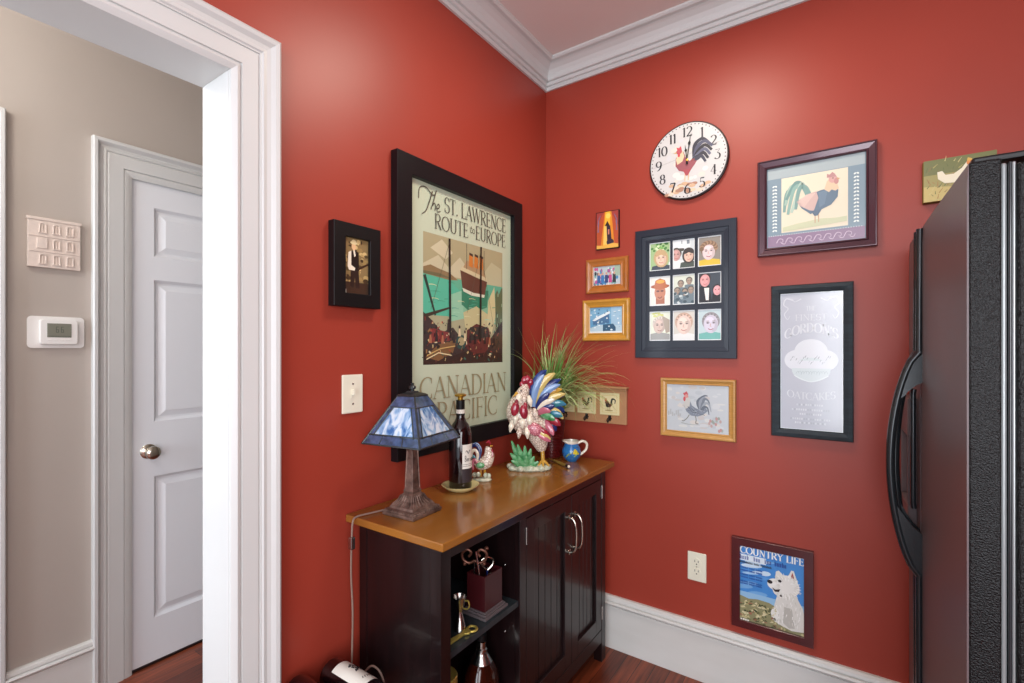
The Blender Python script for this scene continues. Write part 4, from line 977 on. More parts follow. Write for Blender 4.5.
for k in range(7):          # flutes on the flare
    u = -.9+.3*k
    for (ax, s_) in (('x', 1), ('x', -1), ('y', 1), ('y', -1)):
        pts = []
        for r, z in ((.0445, .028), (.032, .041), (.024, .056)):
            pts.append((s_*(r+.0005), u*r, z) if ax == 'x' else (u*r, s_*(r+.0005), z))
        b.tube(pts, .002, 5)
b.build('lamp_base', 'bronze', t)
b = MB(); sq(b, [(.0175, .062), (.019, .068), (.016, .074), (.0138, .12), (.0112, .180), (.0125, .190), (.016, .195), (.016, .200), (.009, .206), (.007, .215)])
for s1 in (-1, 1):
    for s2 in (-1, 1): b.tube([(s1*.015, s2*.015, .075), (s1*.011, s2*.011, .188)], .0022, 6)
b.tube([(0, 0, .2), (0, 0, .352)], .004, 8)
b.build('column', 'bronze', t)
RS = [(.103, .217), (.089, .243), (.0470, .321), (.0300, .352)]   # half width, height rows: skirt band, main panel, top band
gl = Art(0)
def stained():
    m = bpy.data.materials.new('stained_glass'); m.use_nodes = True; nt = m.node_tree; bb = nt.nodes['Principled BSDF']
    tc = nt.nodes.new('ShaderNodeTexCoord'); mp = nt.nodes.new('ShaderNodeMapping'); mp.inputs['Scale'].default_value = (1, 1, .35)
    n = nt.nodes.new('ShaderNodeTexNoise'); n.inputs['Scale'].default_value = 38; n.inputs['Distortion'].default_value = 1.2
    nt.links.new(tc.outputs['Object'], mp.inputs[0]); nt.links.new(mp.outputs[0], n.inputs[0])
    r = nt.nodes.new('ShaderNodeValToRGB'); e = r.color_ramp.elements
    e[0].position = .36; e[0].color = (*rgb('#3c6ca6'), 1); e[1].position = .62; e[1].color = (*rgb('#d3e0ec'), 1)
    k = e.new(.48); k.color = (*rgb('#8fb2d6'), 1)
    nt.links.new(n.outputs['Fac'], r.inputs[0]); nt.links.new(r.outputs[0], bb.inputs['Base Color'])
    bb.inputs['Roughness'].default_value = .12; bb.inputs['Coat Weight'].default_value = .5; bb.inputs['Transmission Weight'].default_value = .12
    return m
def stained2():
    return mat('stained_glass_dark', '#4c5f86', rough=.12, coat=.5, col2='#2c3a4c', scale=45)
m_main, m_band = stained(), stained2()
def side(k, u, r, z):      # point on side k, u in -1..1
    p = (u*r, -r) if k == 0 else (r, u*r) if k == 1 else (-u*r, r) if k == 2 else (-r, -u*r)
    return (p[0], p[1], z)
shroot = MB()
for k in range(4):   # main panels
    shroot.add([side(k, -.80, RS[1][0], RS[1][1]), side(k, .80, RS[1][0], RS[1][1]), side(k, .66, RS[2][0], RS[2][1]), side(k, -.66, RS[2][0], RS[2][1])], [(0, 1, 2, 3)])
so = shroot.build('lamp_shade', m_main, t); so.rotation_euler = (0, 0, math.radians(6)); sm = so.modifiers.new('s', 'SOLIDIFY'); sm.thickness = .002
bd = MB()
for k in range(4):
    bd.add([side(k, -1, RS[0][0], RS[0][1]), side(k, 1, RS[0][0], RS[0][1]), side(k, 1, RS[1][0], RS[1][1]), side(k, -1, RS[1][0], RS[1][1])], [(0, 1, 2, 3)])
    bd.add([side(k, -1, RS[2][0], RS[2][1]), side(k, 1, RS[2][0], RS[2][1]), side(k, 1, RS[3][0], RS[3][1]), side(k, -1, RS[3][0], RS[3][1])], [(0, 1, 2, 3)])
    for s_ in (-1, 1):
        bd.add([side(k, s_*.80, RS[1][0], RS[1][1]), side(k, s_*1, RS[1][0], RS[1][1]), side(k, s_*1, RS[2][0], RS[2][1]), side(k, s_*.66, RS[2][0], RS[2][1])], [(0, 1, 2, 3)])
bo = bd.build('glass_border', m_band, so); sm = bo.modifiers.new('s', 'SOLIDIFY'); sm.thickness = .002
bo['label'] = 'darker blue green glass border'
cm = MB()
def rot4(pts, k):
    c, s_ = [(1, 0), (0, 1), (-1, 0), (0, -1)][k]; return [(p[0]*c-p[1]*s_, p[0]*s_+p[1]*c, p[2]) for p in pts]
for k in range(4):
    for r, z in RS: cm.tube([side(k, -1, r, z), side(k, 1, r, z)], .0024, 6)
    cm.tube([side(k, 1, *RS[i]) for i in range(4)], .0030, 6)
    for s_ in (-1, 1):
        cm.tube([side(k, s_*.80, *RS[1]), side(k, s_*.66, *RS[2])], .0022, 6)
        cm.tube([side(k, s_*.40, *RS[0]), side(k, s_*.40, *RS[1])], .0016, 6)
    for u in (-.8, -.3, .3, .8): cm.ball(side(k, u, RS[1][0]+.001, RS[1][1]), .0034, 6, 5)
sq(cm, [(.033, .351), (.034, .354), (.028, .358), (.014, .362), (.012, .366)])
cm.build('leading', 'came', so)
MB().lathe([(.010, .363), (.006, .367), (.005, .370), (.010, .373), (.011, .378), (.008, .382), (.004, .384), (.006, .388), (.001, .391)], seg=16).build('finial', 'came', t, smooth=True)
cd = MB(); z_ = .004
pts = [(-.060, -.010, z_), (-.082, -.060, z_), (-.098, -.110, z_), (-.106, -.146, z_), (-.107, -.159, -.008), (-.108, -.162, -.060), (-.113, -.160, -.16), (-.104, -.162, -.26), (-.108, -.160, -.36), (-.107, -.163, -.44), (-.108, -.158, -.462)]
pts += [(-.090, -.155, -.470), (-.066, -.153, -.432), (-.032, -.152, -.402), (.006, -.152, -.420), (.022, -.152, -.50), (.0, -.152, -.75), (-.05, -.155, -.84)]
cd.tube(pts, .0028, 7, smooth=5)
co = cd.build('power_cord', 'cord', t, smooth=True, loc=(.003, .023, 0))
sw = MB(); sw.box(-.116, -.169, -.086, -.100, -.155, -.050); sw.build('cord_switch', 'steel', co, bevel=.003)

# saucer and wine bottle
sx, sy = .118, -.786
t = tag(MB().lathe([(.001, 0), (.036, 0), (.040, .002), (.052, .008), (.064, .018), (.066, .021), (.063, .021), (.050, .012), (.038, .006), (.001, .005)], seg=40).build('saucer', 'saucer', None, smooth=True, loc=(sx, sy, T0)), 'pale yellow saucer under the standing wine bottle', 'saucer')
t = thing('wine_bottle', 'dark wine bottle with gold stopper standing on the yellow saucer', 'bottle', (sx, sy, T0+.0064))
MB().lathe([(.001, .006), (.028, 0), (.0385, .002), (.040, .008), (.040, .185), (.038, .202), (.030, .222), (.020, .236), (.0155, .248), (.0145, .262), (.0145, .308), (.001, .309)], seg=36).build('glass_body', 'bottle', t, smooth=True)
def wrap(prof_r, z0, z1, a0, a1, n=16):
    b = MB(); vs = []
    for i in range(n+1):
        an = math.radians(a0+(a1-a0)*i/n)
        for z in (z0, z1): vs.append((prof_r*math.cos(an), prof_r*math.sin(an), z))
    return b.add(vs, [(2*i, 2*i+2, 2*i+3, 2*i+1) for i in range(n)])
M['paper'] = mat('label_paper', '#dedcd2', rough=.6); M['paperdark'] = mat('dark_label', '#332c30', rough=.5)
ba = -62      # direction of camera from the bottle, degrees
wl = wrap(.0404, .075, .158, ba+22, ba+112).build('front_label', 'paper', t); wrap(.0404, .028, .073, ba+22, ba+112).build('lower_label', 'paperdark', t)['label'] = 'dark lower label'
wrap(.0404, .040, .150, ba-112, ba-74).build('back_label', 'paper', t)
b = MB()
GLs = [('B', [([(0, 0), (0, 1)]), ([(0, 1), (.4, .9), (.4, .6), (0, .5), (.5, .4), (.5, .1), (0, 0)])]), ('a', [([(.1, .5), (.4, .5), (.4, 0), (.05, .1), (.05, .3), (.4, .3)])]), ('r', [([(0, 0), (0, .5)]), ([(0, .35), (.3, .5)])]), ('e', [([(.4, .1), (.1, 0), (0, .25), (.2, .5), (.4, .3), (0, .25)])])]
xx = ba+36
def on_cyl(deg, z, r): return (r*math.cos(math.radians(deg)), r*math.sin(math.radians(deg)), z)
for ch, sts in GLs+[GLs[1], GLs[2]]:
    for st in sts:
        b.tube([on_cyl(xx+p[0]*14, .100+p[1]*.020, .0405) for p in st], .0009, 4)
    xx += 10
for z in (.084, .090): b.tube([on_cyl(ba+24+k*6, z, .0405) for k in range(11)], .0006, 4)
b.tube([on_cyl(ba+40+k*4, .132+.006*math.sin(k*1.3), .0405) for k in range(8)], .0012, 4)
b.build('lettering', 'black', wl)
MB().lathe([(.0152, .256), (.0152, .308), (.001, .3095)], seg=24).build('capsule', 'blackframe2', t, smooth=True)
wrap(.0158, .262, .276, 0, 360, 24).build('neck_band', 'paper', t)
MB().lathe([(.009, .308), (.010, .318), (.020, .322), (.021, .328), (.012, .331), (.001, .331)], seg=24).build('stopper', 'gold', t, smooth=True)

# ceramic colours
C_body = voronoi_mat('rooster_scales', '#e3d6c6', '#8f6a58', 95, edge=.14)
C_base = mat('rooster_base_glaze', '#d9d9c2', rough=.15, coat=.5, col2='#8c9c84', scale=55)
C_wing = voronoi_mat('rooster_wing', '#d8909a', '#8e2c44', 110, edge=.2)
def glz(n, c, c2=None): return mat(n, c, rough=.12, coat=.6, col2=c2, scale=40)
GZ = dict(blue=glz('glaze_blue', '#2c4f94', '#1d2c60'), navy=glz('glaze_navy', '#22306a'), yellow=glz('glaze_yellow', '#d2bb72'), sky=glz('glaze_sky', '#7c9cc8'), teal=glz('glaze_teal', '#2f8a86', '#3b6f9a'),
          red=glz('glaze_red', '#a82a3e', '#7e1e30'), pink=glz('glaze_pink', '#bf6a7c'), green=mat('glaze_green', '#1f7a3c', rough=.12, coat=.6, col2='#7fb98a', scale=60), orange=glz('glaze_amber', '#cfa348', '#b98a34'), cream=glz('glaze_cream', '#e8e0cc'))
# large rooster (local x = to the viewer's right, -y = towards the viewer)
k_ = .00415
t = thing('ceramic_rooster', 'large glazed ceramic rooster figurine with red wattles and blue yellow tail plumes', 'figurine', (.168, -.392, T0), math.radians(34.66))
def Q(u, v, y=0): return ((u-535)*k_, y, (472-v)*k_)
b = MB()
b.tube([Q(553, 424), Q(546, 428), Q(537, 428), Q(528, 424), Q(521, 416), Q(522, 406), Q(525, 398), Q(527, 392), Q(527, 388)], [.016, .036, .050, .058, .053, .040, .028, .021, .010], 20, smooth=4, up=(0, 1, 0), flat=.85)
b.tube([Q(538, 430), Q(541, 440), Q(543, 448), Q(544, 454)], [.046, .042, .030, .016], 16, smooth=3, up=(0, 1, 0), flat=.9)
b.build('body', C_body, t, smooth=True)
cb = MB()
for (u, v, r) in ((524.5, 388, .010), (527, 384, .013), (530, 383, .013), (533, 386, .011), (530, 391, .012)): cb.ball(Q(u, v), (r, r*.55, r*1.3))
cb.build('comb', GZ['red'], t, smooth=True)
for (u, v, y) in ((517.5, 411, -.052), (526, 414, -.050)):
    MB().ball(Q(u, v, y), (.017, .011, .029), rot=Matrix.Rotation(math.radians(10 if u < 520 else -8), 3, 'Y')).ball(Q(u+1.5, v-5, y+.014), (.009, .009, .018)).build('wattle', GZ['red'], t, smooth=True)
MB().tube([Q(519.5, 396, -.022), Q(515.5, 400, -.034)], [.007, .0008], 8).build('beak', GZ['orange'], t, smooth=True)
MB().ball(Q(523.5, 394, -.021), .0034).build('eye', 'black', t, smooth=True)
w = MB(); w.ball(Q(537, 431, -.044), (.034, .014, .026), rot=Matrix.Rotation(math.radians(28), 3, 'Y')); wo = w.build('wing', C_wing, t, smooth=True)
for i, (c, dv) in enumerate((('red', 0), ('yellow', 3), ('pink', 6))):
    MB().tube([Q(541, 430+dv, -.048), Q(547, 434+dv, -.050), Q(552, 439+dv*.6, -.042)], [.010, .010, .003], 10, flat=.4, up=(0, 1, 0), smooth=3).build('wing_feather', GZ[c], wo, smooth=True)
feath = [  # base, mid, tip, radius, colour, y
    ((535, 408), (535, 384), (549, 374), .013, 'blue', .012), ((538, 408), (538, 386), (557, 377), .012, 'yellow', -.006), ((536, 410), (535, 390), (546, 378), .009, 'sky', -.016), ((541, 410), (541, 392), (563, 383), .012, 'blue', .006), ((541, 410), (545, 392), (562, 388), .010, 'sky', -.014),
    ((542, 413), (546, 394), (564, 393), .011, 'orange', -.002), ((544, 413), (549, 398), (566, 400), .011, 'navy', .010), ((544, 414), (548, 400), (567, 397), .010, 'yellow', -.016), ((546, 416), (552, 402), (568, 408), .011, 'teal', -.010), ((546, 417), (556, 406), (567, 416), .011, 'blue', .010),
    ((547, 418), (556, 409), (565, 422), .011, 'yellow', -.008), ((547, 420), (556, 414), (564, 419), .010, 'teal', -.026), ((546, 422), (553, 420), (562, 428), .012, 'red', -.020), ((546, 424), (553, 424), (558, 434), .011, 'navy', -.006), ((545, 424), (550, 427), (555, 437), .010, 'pink', -.028),
    ((541, 416), (548, 410), (556, 408), .010, 'navy', -.030), ((540, 417), (545, 411), (552, 414), .010, 'pink', -.034), ((543, 418), (549, 417), (556, 422), .010, 'green', -.036), ((539, 412), (543, 402), (551, 396), .010, 'navy', -.026), ((540, 413), (547, 404), (556, 402), .008, 'cream', -.032)]
for (b0, m0, t0_, r, c, y) in feath:
    p0, p1, p2 = Vector(Q(*b0, y*.5)), Vector(Q(*m0, y)), Vector(Q(*t0_, y*1.3)); pts = []
    rr = []
    for i in range(9):
        s_ = i/8; pts.append(p0*(1-s_)**2+p1*2*s_*(1-s_)*1.0+p2*s_*s_); rr.append(r*1.42*(.55+.6*math.sin(PI*min(1, s_*1.02))*.9) if i < 8 else r*.25)
    MB().tube(pts, rr, 10, flat=.45, up=(0, 1, 0)).build('tail_feather', GZ[c], t, smooth=True)
for (u, v, y, a_) in ((521, 402, -.034, 8), (526, 402, -.036, -6), (531, 404, -.030, -20), (519, 420, -.050, 14), (525, 424, -.056, 4), (531, 422, -.052, -12), (536, 416, -.044, -28), (515, 428, -.044, 20), (522, 434, -.052, 8), (529, 434, -.054, -6)):
    c_ = math.radians(a_); MB().tube([Q(u, v-5, y+.012), Q(u-3*math.sin(c_), v, y), Q(u-7*math.sin(c_), v+6, y+.006)], [.006, .011, .002], 8, flat=.4, up=(0, 1, 0), smooth=3).build('hackle_feather', GZ['cream'] if (u+v) % 2 else C_body, t, smooth=True)
lg = MB(); lg.tube([Q(544, 449, -.004), Q(545, 459, -.008), Q(545, 466, -.008)], [.010, .008, .007], 10, smooth=3)
for (du, dy) in ((-5, -.025), (0, -.032), (6, -.022), (2, .012)): lg.tube([Q(545, 462.5, -.008), Q(545+du*.6, 465, -.008+dy*.6), Q(545+du, 467.5, -.008+dy)], [.007, .005, .003], 8)
lg.build('leg', GZ['orange'], t, smooth=True)
bs = MB(); bs.lathe([(.001, 0), (.080, 0), (.088, .006), (.082, .016), (.060, .024), (.030, .028), (.001, .029)], seg=32)
bs.v = [(v[0]*(1+.06*math.sin(5*math.atan2(v[1], v[0]))), v[1]*.62*(1+.08*math.sin(7*math.atan2(v[1], v[0]))), v[2]) for v in bs.v]
bs.v = [(v[0]-.018+.008, v[1], v[2]) for v in bs.v]
for (u, y) in ((515, -.030), (523, -.042), (533, -.046), (543, -.040), (513, .01), (549, -.02)): bs.ball(Q(u, 469.5, y), (.016, .012, .012))
bs.build('base', C_base, t, smooth=True)
for i, (u0, v0, u1, v1, y) in enumerate(((524, 468, 514, 443, -.02), (526, 466, 520, 446, -.030), (528, 466, 527, 447, -.034), (524, 467, 513, 454, -.036), (529, 467, 533, 450, -.030), (527, 468, 520, 456, -.044), (530, 468, 528, 456, -.046), (531, 468, 536, 457, -.040), (526, 468, 514, 461, -.040), (532, 469, 540, 462, -.040))):
    mid = Vector(Q((u0+u1)/2, (v0+v1)/2, y)); MB().tube([Q(u0, v0, y+.01), mid, Q(u1, v1, y-.006)], [.012, .012, .003], 8, flat=.4, up=(0, 1, 0), smooth=3).build('leaf', GZ['green'], t, smooth=True)

# small rooster, facing right
k2 = .00383
t = thing('small_rooster_figurine', 'small painted ceramic rooster with curled blue tail beside the wine bottle', 'figurine', (.104, -.648, T0), math.radians(34.66))
def Q2(u, v, y=0): return ((u-483)*k2, y, (482-v)*k2)
b = MB(); b.tube([Q2(477, 464), Q2(481, 466), Q2(487, 464), Q2(490, 458), Q2(489.5, 452), Q2(490, 449)], [.010, .022, .026, .021, .014, .010], 14, smooth=4, up=(0, 1, 0), flat=.8); b.build('body', C_body, t, smooth=True)
MB().tube([Q2(487.5, 445), Q2(490, 443.5), Q2(491.5, 446)], [.003, .006, .003], 8).build('comb', GZ['red'], t, smooth=True)
MB().tube([Q2(493, 451, -.004), Q2(493.5, 456, -.008), Q2(493, 462, -.010)], [.003, .0045, .002], 8, smooth=3).build('wattle', GZ['red'], t, smooth=True)
MB().tube([Q2(491.5, 448.5), Q2(494, 448)], [.004, .0006], 6).build('beak', GZ['orange'], t)
MB().tube([Q2(492, 447.6), Q2(492.2, 447.4)], .001, 5).build('eye', 'black', t)
for (pts, r, c, y) in ((((479, 464), (481, 455), (478, 448), (473, 449), (471, 455)), .0065, 'navy', .004), (((478, 464), (479, 456), (476.5, 452), (473.5, 454), (473, 459)), .006, 'cream', -.004), (((478, 465), (475, 458), (472, 461), (472, 468)), .006, 'teal', .0), (((479, 465), (476, 461), (474, 466), (475, 471)), .006, 'pink', -.010), (((480, 462), (482, 453), (478, 446.5), (472, 448)), .004, 'sky', .012)):
    MB().tube([Q2(*p, y) for p in pts], [r*.7]+[r]*(len(pts)-2)+[r*.4], 8, smooth=4, flat=.6, up=(0, 1, 0)).build('tail_feather', GZ[c], t, smooth=True)
MB().ball(Q2(482, 466, -.020), (.016, .006, .011)).build('wing', GZ['green'], t, smooth=True)
MB().tube([Q2(482, 470), Q2(482, 478)], .004, 8).tube([Q2(486, 470), Q2(486, 478)], .004, 8).build('leg', GZ['orange'], t, smooth=True)
bs = MB(); bs.lathe([(.001, 0), (.034, 0), (.037, .004), (.030, .011), (.001, .013)], seg=24); bs.v = [(v[0]*1.05, v[1]*.65, v[2]) for v in bs.v]
for (u, v, y) in ((476, 476, -.008), (480, 475, -.016), (487, 476, -.014), (490, 477, -.006)): bs.ball(Q2(u, v, y), (.009, .006, .010))
bs.build('base', C_base, t, smooth=True)

# plant
t = thing('potted_grass_plant', 'spiky green grass plant in a ribbed dark red pot near the corner', 'plant', (.112, -.146, T0))
pr_ = [(.001, 0), (.046, 0), (.048, .003)]
n = 26
for i in range(n):
    z = .006+i*.0070; r = .048+.018*(i/n); pr_ += [(r+.0022, z), (r+.0022, z+.0035), (r-.0006, z+.0050)]
pr_ += [(.070, .190), (.070, .198), (.064, .198), (.062, .182), (.001, .180)]
MB().lathe(pr_, seg=48).build('pot', 'pot', t)
MB().lathe([(.061, .176), (.058, .184), (.001, .187)], seg=24).build('soil', 'soil', t, smooth=True)
random.seed(21)
def blades(n, lo, hi, w, droop=1.0, up=.5):
    b = MB()
    for i in range(n):
        az = random.uniform(0, 2*PI)
        if math.cos(az) < -.3 and random.random() < .6: az = random.uniform(-1.2, .6)
        if math.sin(az) > .3 and random.random() < .6: az = random.uniform(-.9, .25)
        Lb = random.uniform(lo, hi); spread = random.uniform(.1, 1.0)
        p = Vector((random.uniform(-.03, .03), random.uniform(-.03, .03), .184)); el = PI/2-spread*up
        d = Vector((math.cos(az), math.sin(az), 0)); N = 12; pts = [p.copy()]; curl = random.uniform(.03, .085)*(0.5+spread)*droop
        for k in range(N):
            st = d*math.cos(el)+Vector((0, 0, math.sin(el))); p = p+st*(Lb/N); el = max(el-curl*(.5+k*.28), -1.35)
            wx, wy = p.x+.112, p.y-.146
            if wx < .040: p.x = .040-.112+random.uniform(0, .004)
            if wy > -.040: p.y = -.040+.146-random.uniform(0, .004)
            if wy < -.265 and p.z < .40: p.y = -.265+.146+random.uniform(0, .004)
            if wy < -.20 and p.z < .25: p.z = .25
            pts.append(p.copy())
        ww = random.uniform(.6, 1)*w; sd = d.cross(Vector((0, 0, 1))); vs = []; fs = []
        for k, q_ in enumerate(pts):
            wk = ww*(1-(k/N)**1.8)+.0006; vs += [q_+sd*wk/2, q_+Vector((0, 0, wk*.22)), q_-sd*wk/2]
        for k in range(N): fs += [(3*k, 3*k+1, 3*k+4, 3*k+3), (3*k+1, 3*k+2, 3*k+5, 3*k+4)]
        b.add(vs, fs)
    return b
blades(190, .24, .48, .0092, 1.0, .85).build('foliage', 'leaf', t, smooth=True)
blades(60, .30, .52, .005, 1.0, .9).build('foliage', 'leaf2', t, smooth=True)['label'] = 'thin dry tan blades'
blades(34, .22, .36, .020, .6, .6).build('foliage', mat('broad_blades', '#3f8f3a', rough=.4, col2='#7ab558', scale=10), t, smooth=True)['label'] = 'broad bright green blades'

# painted jug
t = thing('painted_jug', 'small white rimmed jug painted blue and yellow beside the plant pot', 'jug', (.230, -.168, T0), math.radians(34.66)); t.scale = (1.12, 1.12, 1.12)
pj = [(.001, .001), (.020, 0), (.022, .003), (.034, .018), (.038, .034), (.035, .050), (.028, .063), (.026, .070), (.029, .078), (.027, .079), (.024, .070), (.001, .068)]
def jugmat():
    m = voronoi_mat('jug_glaze', '#2a74b4', '#1d4a94', 32, edge=.05, c3='#d8c23c'); return m
MB().lathe(pj[:8], seg=36).build('jug_body', jugmat(), t, smooth=True)
rm = MB(); rm.lathe([(.0262, .069), (.029, .078), (.0285, .0805), (.0265, .0805), (.024, .070), (.001, .066)], seg=36); rm.v = [(v[0]-(.008 if (v[0] < -.015 and v[2] > .074) else 0), v[1]*(.85 if v[0] < -.02 else 1), v[2]) for v in rm.v]
rm.build('rim', GZ['cream'], t, smooth=True)
MB().tube([(.026, 0, .070), (.044, 0, .078), (.060, 0, .068), (.058, 0, .046), (.042, 0, .030), (.034, 0, .024)], [.005, .0052, .0052, .0052, .005, .004], 10, smooth=5).build('jug_handle', GZ['cream'], t, smooth=True)
b = MB()
for (an, z, rx) in ((-100, .036, .010), (-70, .030, .008), (-120, .028, .009)):
    b.tube([on_cyl(an-12, z-.008, .0366), on_cyl(an, z, .0385), on_cyl(an+14, z+.010, .0372)], [.003, .006, .002], 6, flat=.3)
b.build('painted_leaf', glz('glaze_lime', '#a8c060'), t, smooth=True)

# spreader knife lying in front of the pot
t = thing('spreader_knife', 'slim tan handled spreader lying between ceramic rooster and jug', 'utensil', (.222, -.262, T0+.0075), math.atan2(-.116, .188)+.03)
MB().tube([(-.045, 0, 0), (.0, 0, 0), (.055, 0, 0)], [.0045, .0065, .0055], 12, smooth=3).build('tan_shaft', mat('olive_tan', '#8c7438', rough=.3, coat=.3), t, smooth=True)
MB().tube([(.055, 0, 0), (.070, 0, 0)], [.0062, .0062], 12).build('black_collar', 'black', t)
MB().ball((.074, 0, 0), .0062).build('white_tip', GZ['cream'], t, smooth=True)
MB().tube([(-.095, 0, 0), (-.07, 0, .001), (-.045, 0, 0)], [.004, .0065, .006], 12, smooth=3, flat=.7).build('painted_head', glz('glaze_rust', '#9a4a2c', '#3f6a34'), t, smooth=True)

# ------------------------------------------------------------------ items in the open shelves
ZS = .5355
t = thing('utensil_box', 'dark red wooden box with stepped grey base on the cabinet shelf', 'box', (.343, -.933, ZS), 0)
b = MB(); b.box(-.098, 0, 0, 0, .118, .008); b.box(-.092, .006, .008, -.006, .112, .014); b.box(-.088, .010, .014, -.010, .108, .019)
b.build('plinth', mat('pewter_plinth', '#6f6668', rough=.3, metal=.4), t, bevel=.002)
b = MB(); x0, x1, y0, y1, z0, z1 = -.084, -.014, .014, .104, .019, .125
b.box(x0, y0, z0, x0+.006, y1, z1); b.box(x1-.006, y0, z0, x1, y1, z1); b.box(x0+.006, y0, z0, x1-.006, y0+.006, z1); b.box(x0+.006, y1-.006, z0, x1-.006, y1, z1); b.box(x0+.006, y0+.006, z0, x1-.006, y1-.006, z0+.006)
b.build('box_body', mat('oxblood_wood', '#3a1014', rough=.35, coat=.1), t, bevel=.001)
# bottle opener standing in the box
bx, by = .343-.045, -.933+.066
t = thing('bottle_opener', 'steel bottle opener with triangular loop head standing in the dark red box', 'bottle opener', (bx, by, ZS+.028), math.radians(50))
MB().tube([(0, 0, 0), (0, 0, .050), (0, 0, .095)], [.007, .006, .007], 10, flat=.5).build('opener_handle', GZ['navy'], t, smooth=True)
MB().tube([(0, 0, .092), (-.017, 0, .108), (-.019, 0, .124), (0, 0, .134), (.019, 0, .124), (.017, 0, .108), (0, 0, .092)], .0038, 8, smooth=3).build('opener_loop', 'nickel', t, smooth=True)
t = thing('corkscrew', 'ornate copper coloured scrolled handle rising from the dark red box', 'corkscrew', (bx-.024, by-.034, ZS+.028), math.radians(34))
b = MB(); b.tube([(0, 0, 0), (0, 0, .130)], .003, 8)
b.build('shaft', 'steel', t, smooth=True)
b = MB()
for s_ in (-1, 1):
    b.tube([(0, 0, .130), (s_*.016, 0, .122), (s_*.034, 0, .132), (s_*.038, 0, .152), (s_*.022, 0, .164), (s_*.010, 0, .154), (s_*.018, 0, .142)], .0045, 8, smooth=4)
    b.ball((s_*.038, 0, .168), .007, 8, 6); b.ball((s_*.030, 0, .120), .007, 8, 6)
b.build('scrolled_handle', mat('copper_cast', '#6c4638', rough=.4, metal=.6), t, smooth=True)
t = tag(MB().tube([(.343-.030, -.933+.030, ZS+.030), (.343-.052, -.933+.018, ZS+.195)], .0032, 8).ball((.343-.0295, -.933+.0305, ZS+.032), .004).build('swizzle_stick', 'steel', None, smooth=True), 'thin steel rod leaning in the front corner of the dark red box', 'swizzle stick')
# jigger
t = thing('jigger', 'double ended polished steel jigger standing on the cabinet shelf', 'jigger', (.300, -1.000, ZS))
MB().lathe([(.020, 0), (.019, .002), (.012, .030), (.007, .048), (.007, .052), (.013, .068), (.020, .094), (.021, .096), (.019, .095), (.006, .060), (.001, .058)], seg=28).build('cup', 'steel', t, smooth=True)
MB().tube([(.020, 0, .088), (.032, 0, .090), (.036, 0, .078), (.028, 0, .066), (.013, 0, .064)], .0022, 8, smooth=4).build('small_handle', 'brass', t, smooth=True)
# brass opener lying at the edge
t = thing('brass_opener', 'flat pale brass bottle opener with ring end lying at shelf edge', 'bottle opener', (.334, -.985, ZS), math.radians(-96))
b = MB()
b.tube([(-.014, 0, .004), (-.010, .010, .004), (0, .014, .004), (.010, .010, .004), (.014, 0, .004), (.010, -.010, .004), (0, -.014, .004), (-.010, -.010, .004), (-.014, 0, .004)], .0042, 8, smooth=3, flat=.8)
b.prism([(.010, -.008), (.022, -.013), (.034, -.007), (.10, -.010), (.10, .008), (.034, .004), (.022, .012), (.010, .008)], .001, .007, axis='z')
b.build('opener_body', 'brass', t, smooth=False, bevel=.001)
# cognac bottle
t = thing('liquor_decanter', 'rounded amber spirit bottle with silver neck below the cabinet shelf', 'bottle', (.262, -.850, .1385))
b = MB(); b.lathe([(.001, 0), (.046, 0), (.060, .012), (.066, .080), (.066, .150), (.054, .190), (.034, .215), (.017, .232), (.014, .275), (.001, .276)], seg=36)
b.v = [(v[0]*.8, v[1], v[2]) for v in b.v]; b.build('glass_body', 'amber', t, smooth=True)
b = MB(); b.lathe([(.036, .214), (.022, .236), (.019, .240), (.019, .252), (.0155, .256), (.0155, .276), (.001, .277)], seg=24); b.build('neck_collar', 'steel', t, smooth=True)
MB().lathe([(.012, .277), (.016, .281), (.017, .298), (.012, .303), (.001, .304)], seg=24).build('stopper', 'blackframe2', t, smooth=True)
lbm = MB(); 
vs = []
for i in range(13):
    an = math.radians(-70+100*i/12)
    for z in (.03, .100): vs.append((.0668*.8*math.cos(an), .0668*math.sin(an), z))
lbm.add(vs, [(2*i, 2*i+2, 2*i+3, 2*i+1) for i in range(12)]); lbm.build('paper_label', 'paper', t)
t = thing('spirit_tin', 'dim gold and green patterned tin at the left of the lower cabinet shelf', 'tin', (.270, -1.040, .1385))
MB().lathe([(.001, 0), (.040, 0), (.041, .003), (.041, .250), (.001, .250)], seg=32).build('tin_body', mat('gold_green_tin', '#6a5528', rough=.35, metal=.5, col2='#1e3a26', scale=35), t, smooth=True)
MB().lathe([(.0425, .248), (.0425, .272), (.040, .275), (.001, .275)], seg=32).build('tin_lid', 'brass', t, smooth=True)

# ------------------------------------------------------------------ wine rack and bottles left of the cabinet
t = thing('wine_rack', 'low dark wood wine rack against the red wall beside the cabinet', 'wine rack', (.0, -1.400, 0))
for (x0) in (.055, .255):
    b = MB()
    pts = [(0, .355), (0, .400)]
    for cy in (.030, .108, .186):
        pts += [(cy-.034 if cy > .05 else .004, .405)]+[(cy+.0405*math.cos(a_), .449+.0405*math.sin(a_)) for a_ in [PI+math.radians(28)+(PI-math.radians(56))*i/10 for i in range(11)]]
    pts = [(0.0, .355), (0.0, .412)]
    for cy in (.0515, .1485):
        pts += [(cy+.0415*math.cos(a_), .4495+.0415*math.sin(a_)) for a_ in [PI+math.radians(50)+(PI-math.radians(100))*i/8 for i in range(9)]]
        pts += [(cy+.045, .416)]
    pts += [(.235, .412), (.235, .355)]
    b.prism(pts, x0, x0+.020, axis='x'); b.build('bottle_rail', 'rackwood', t)
for x in (.055, .255):
    for y in (.0, .215): MB().box(x, y, 0, x+.02, y+.02, .355).build('leg', 'rackwood', t)
b = MB()
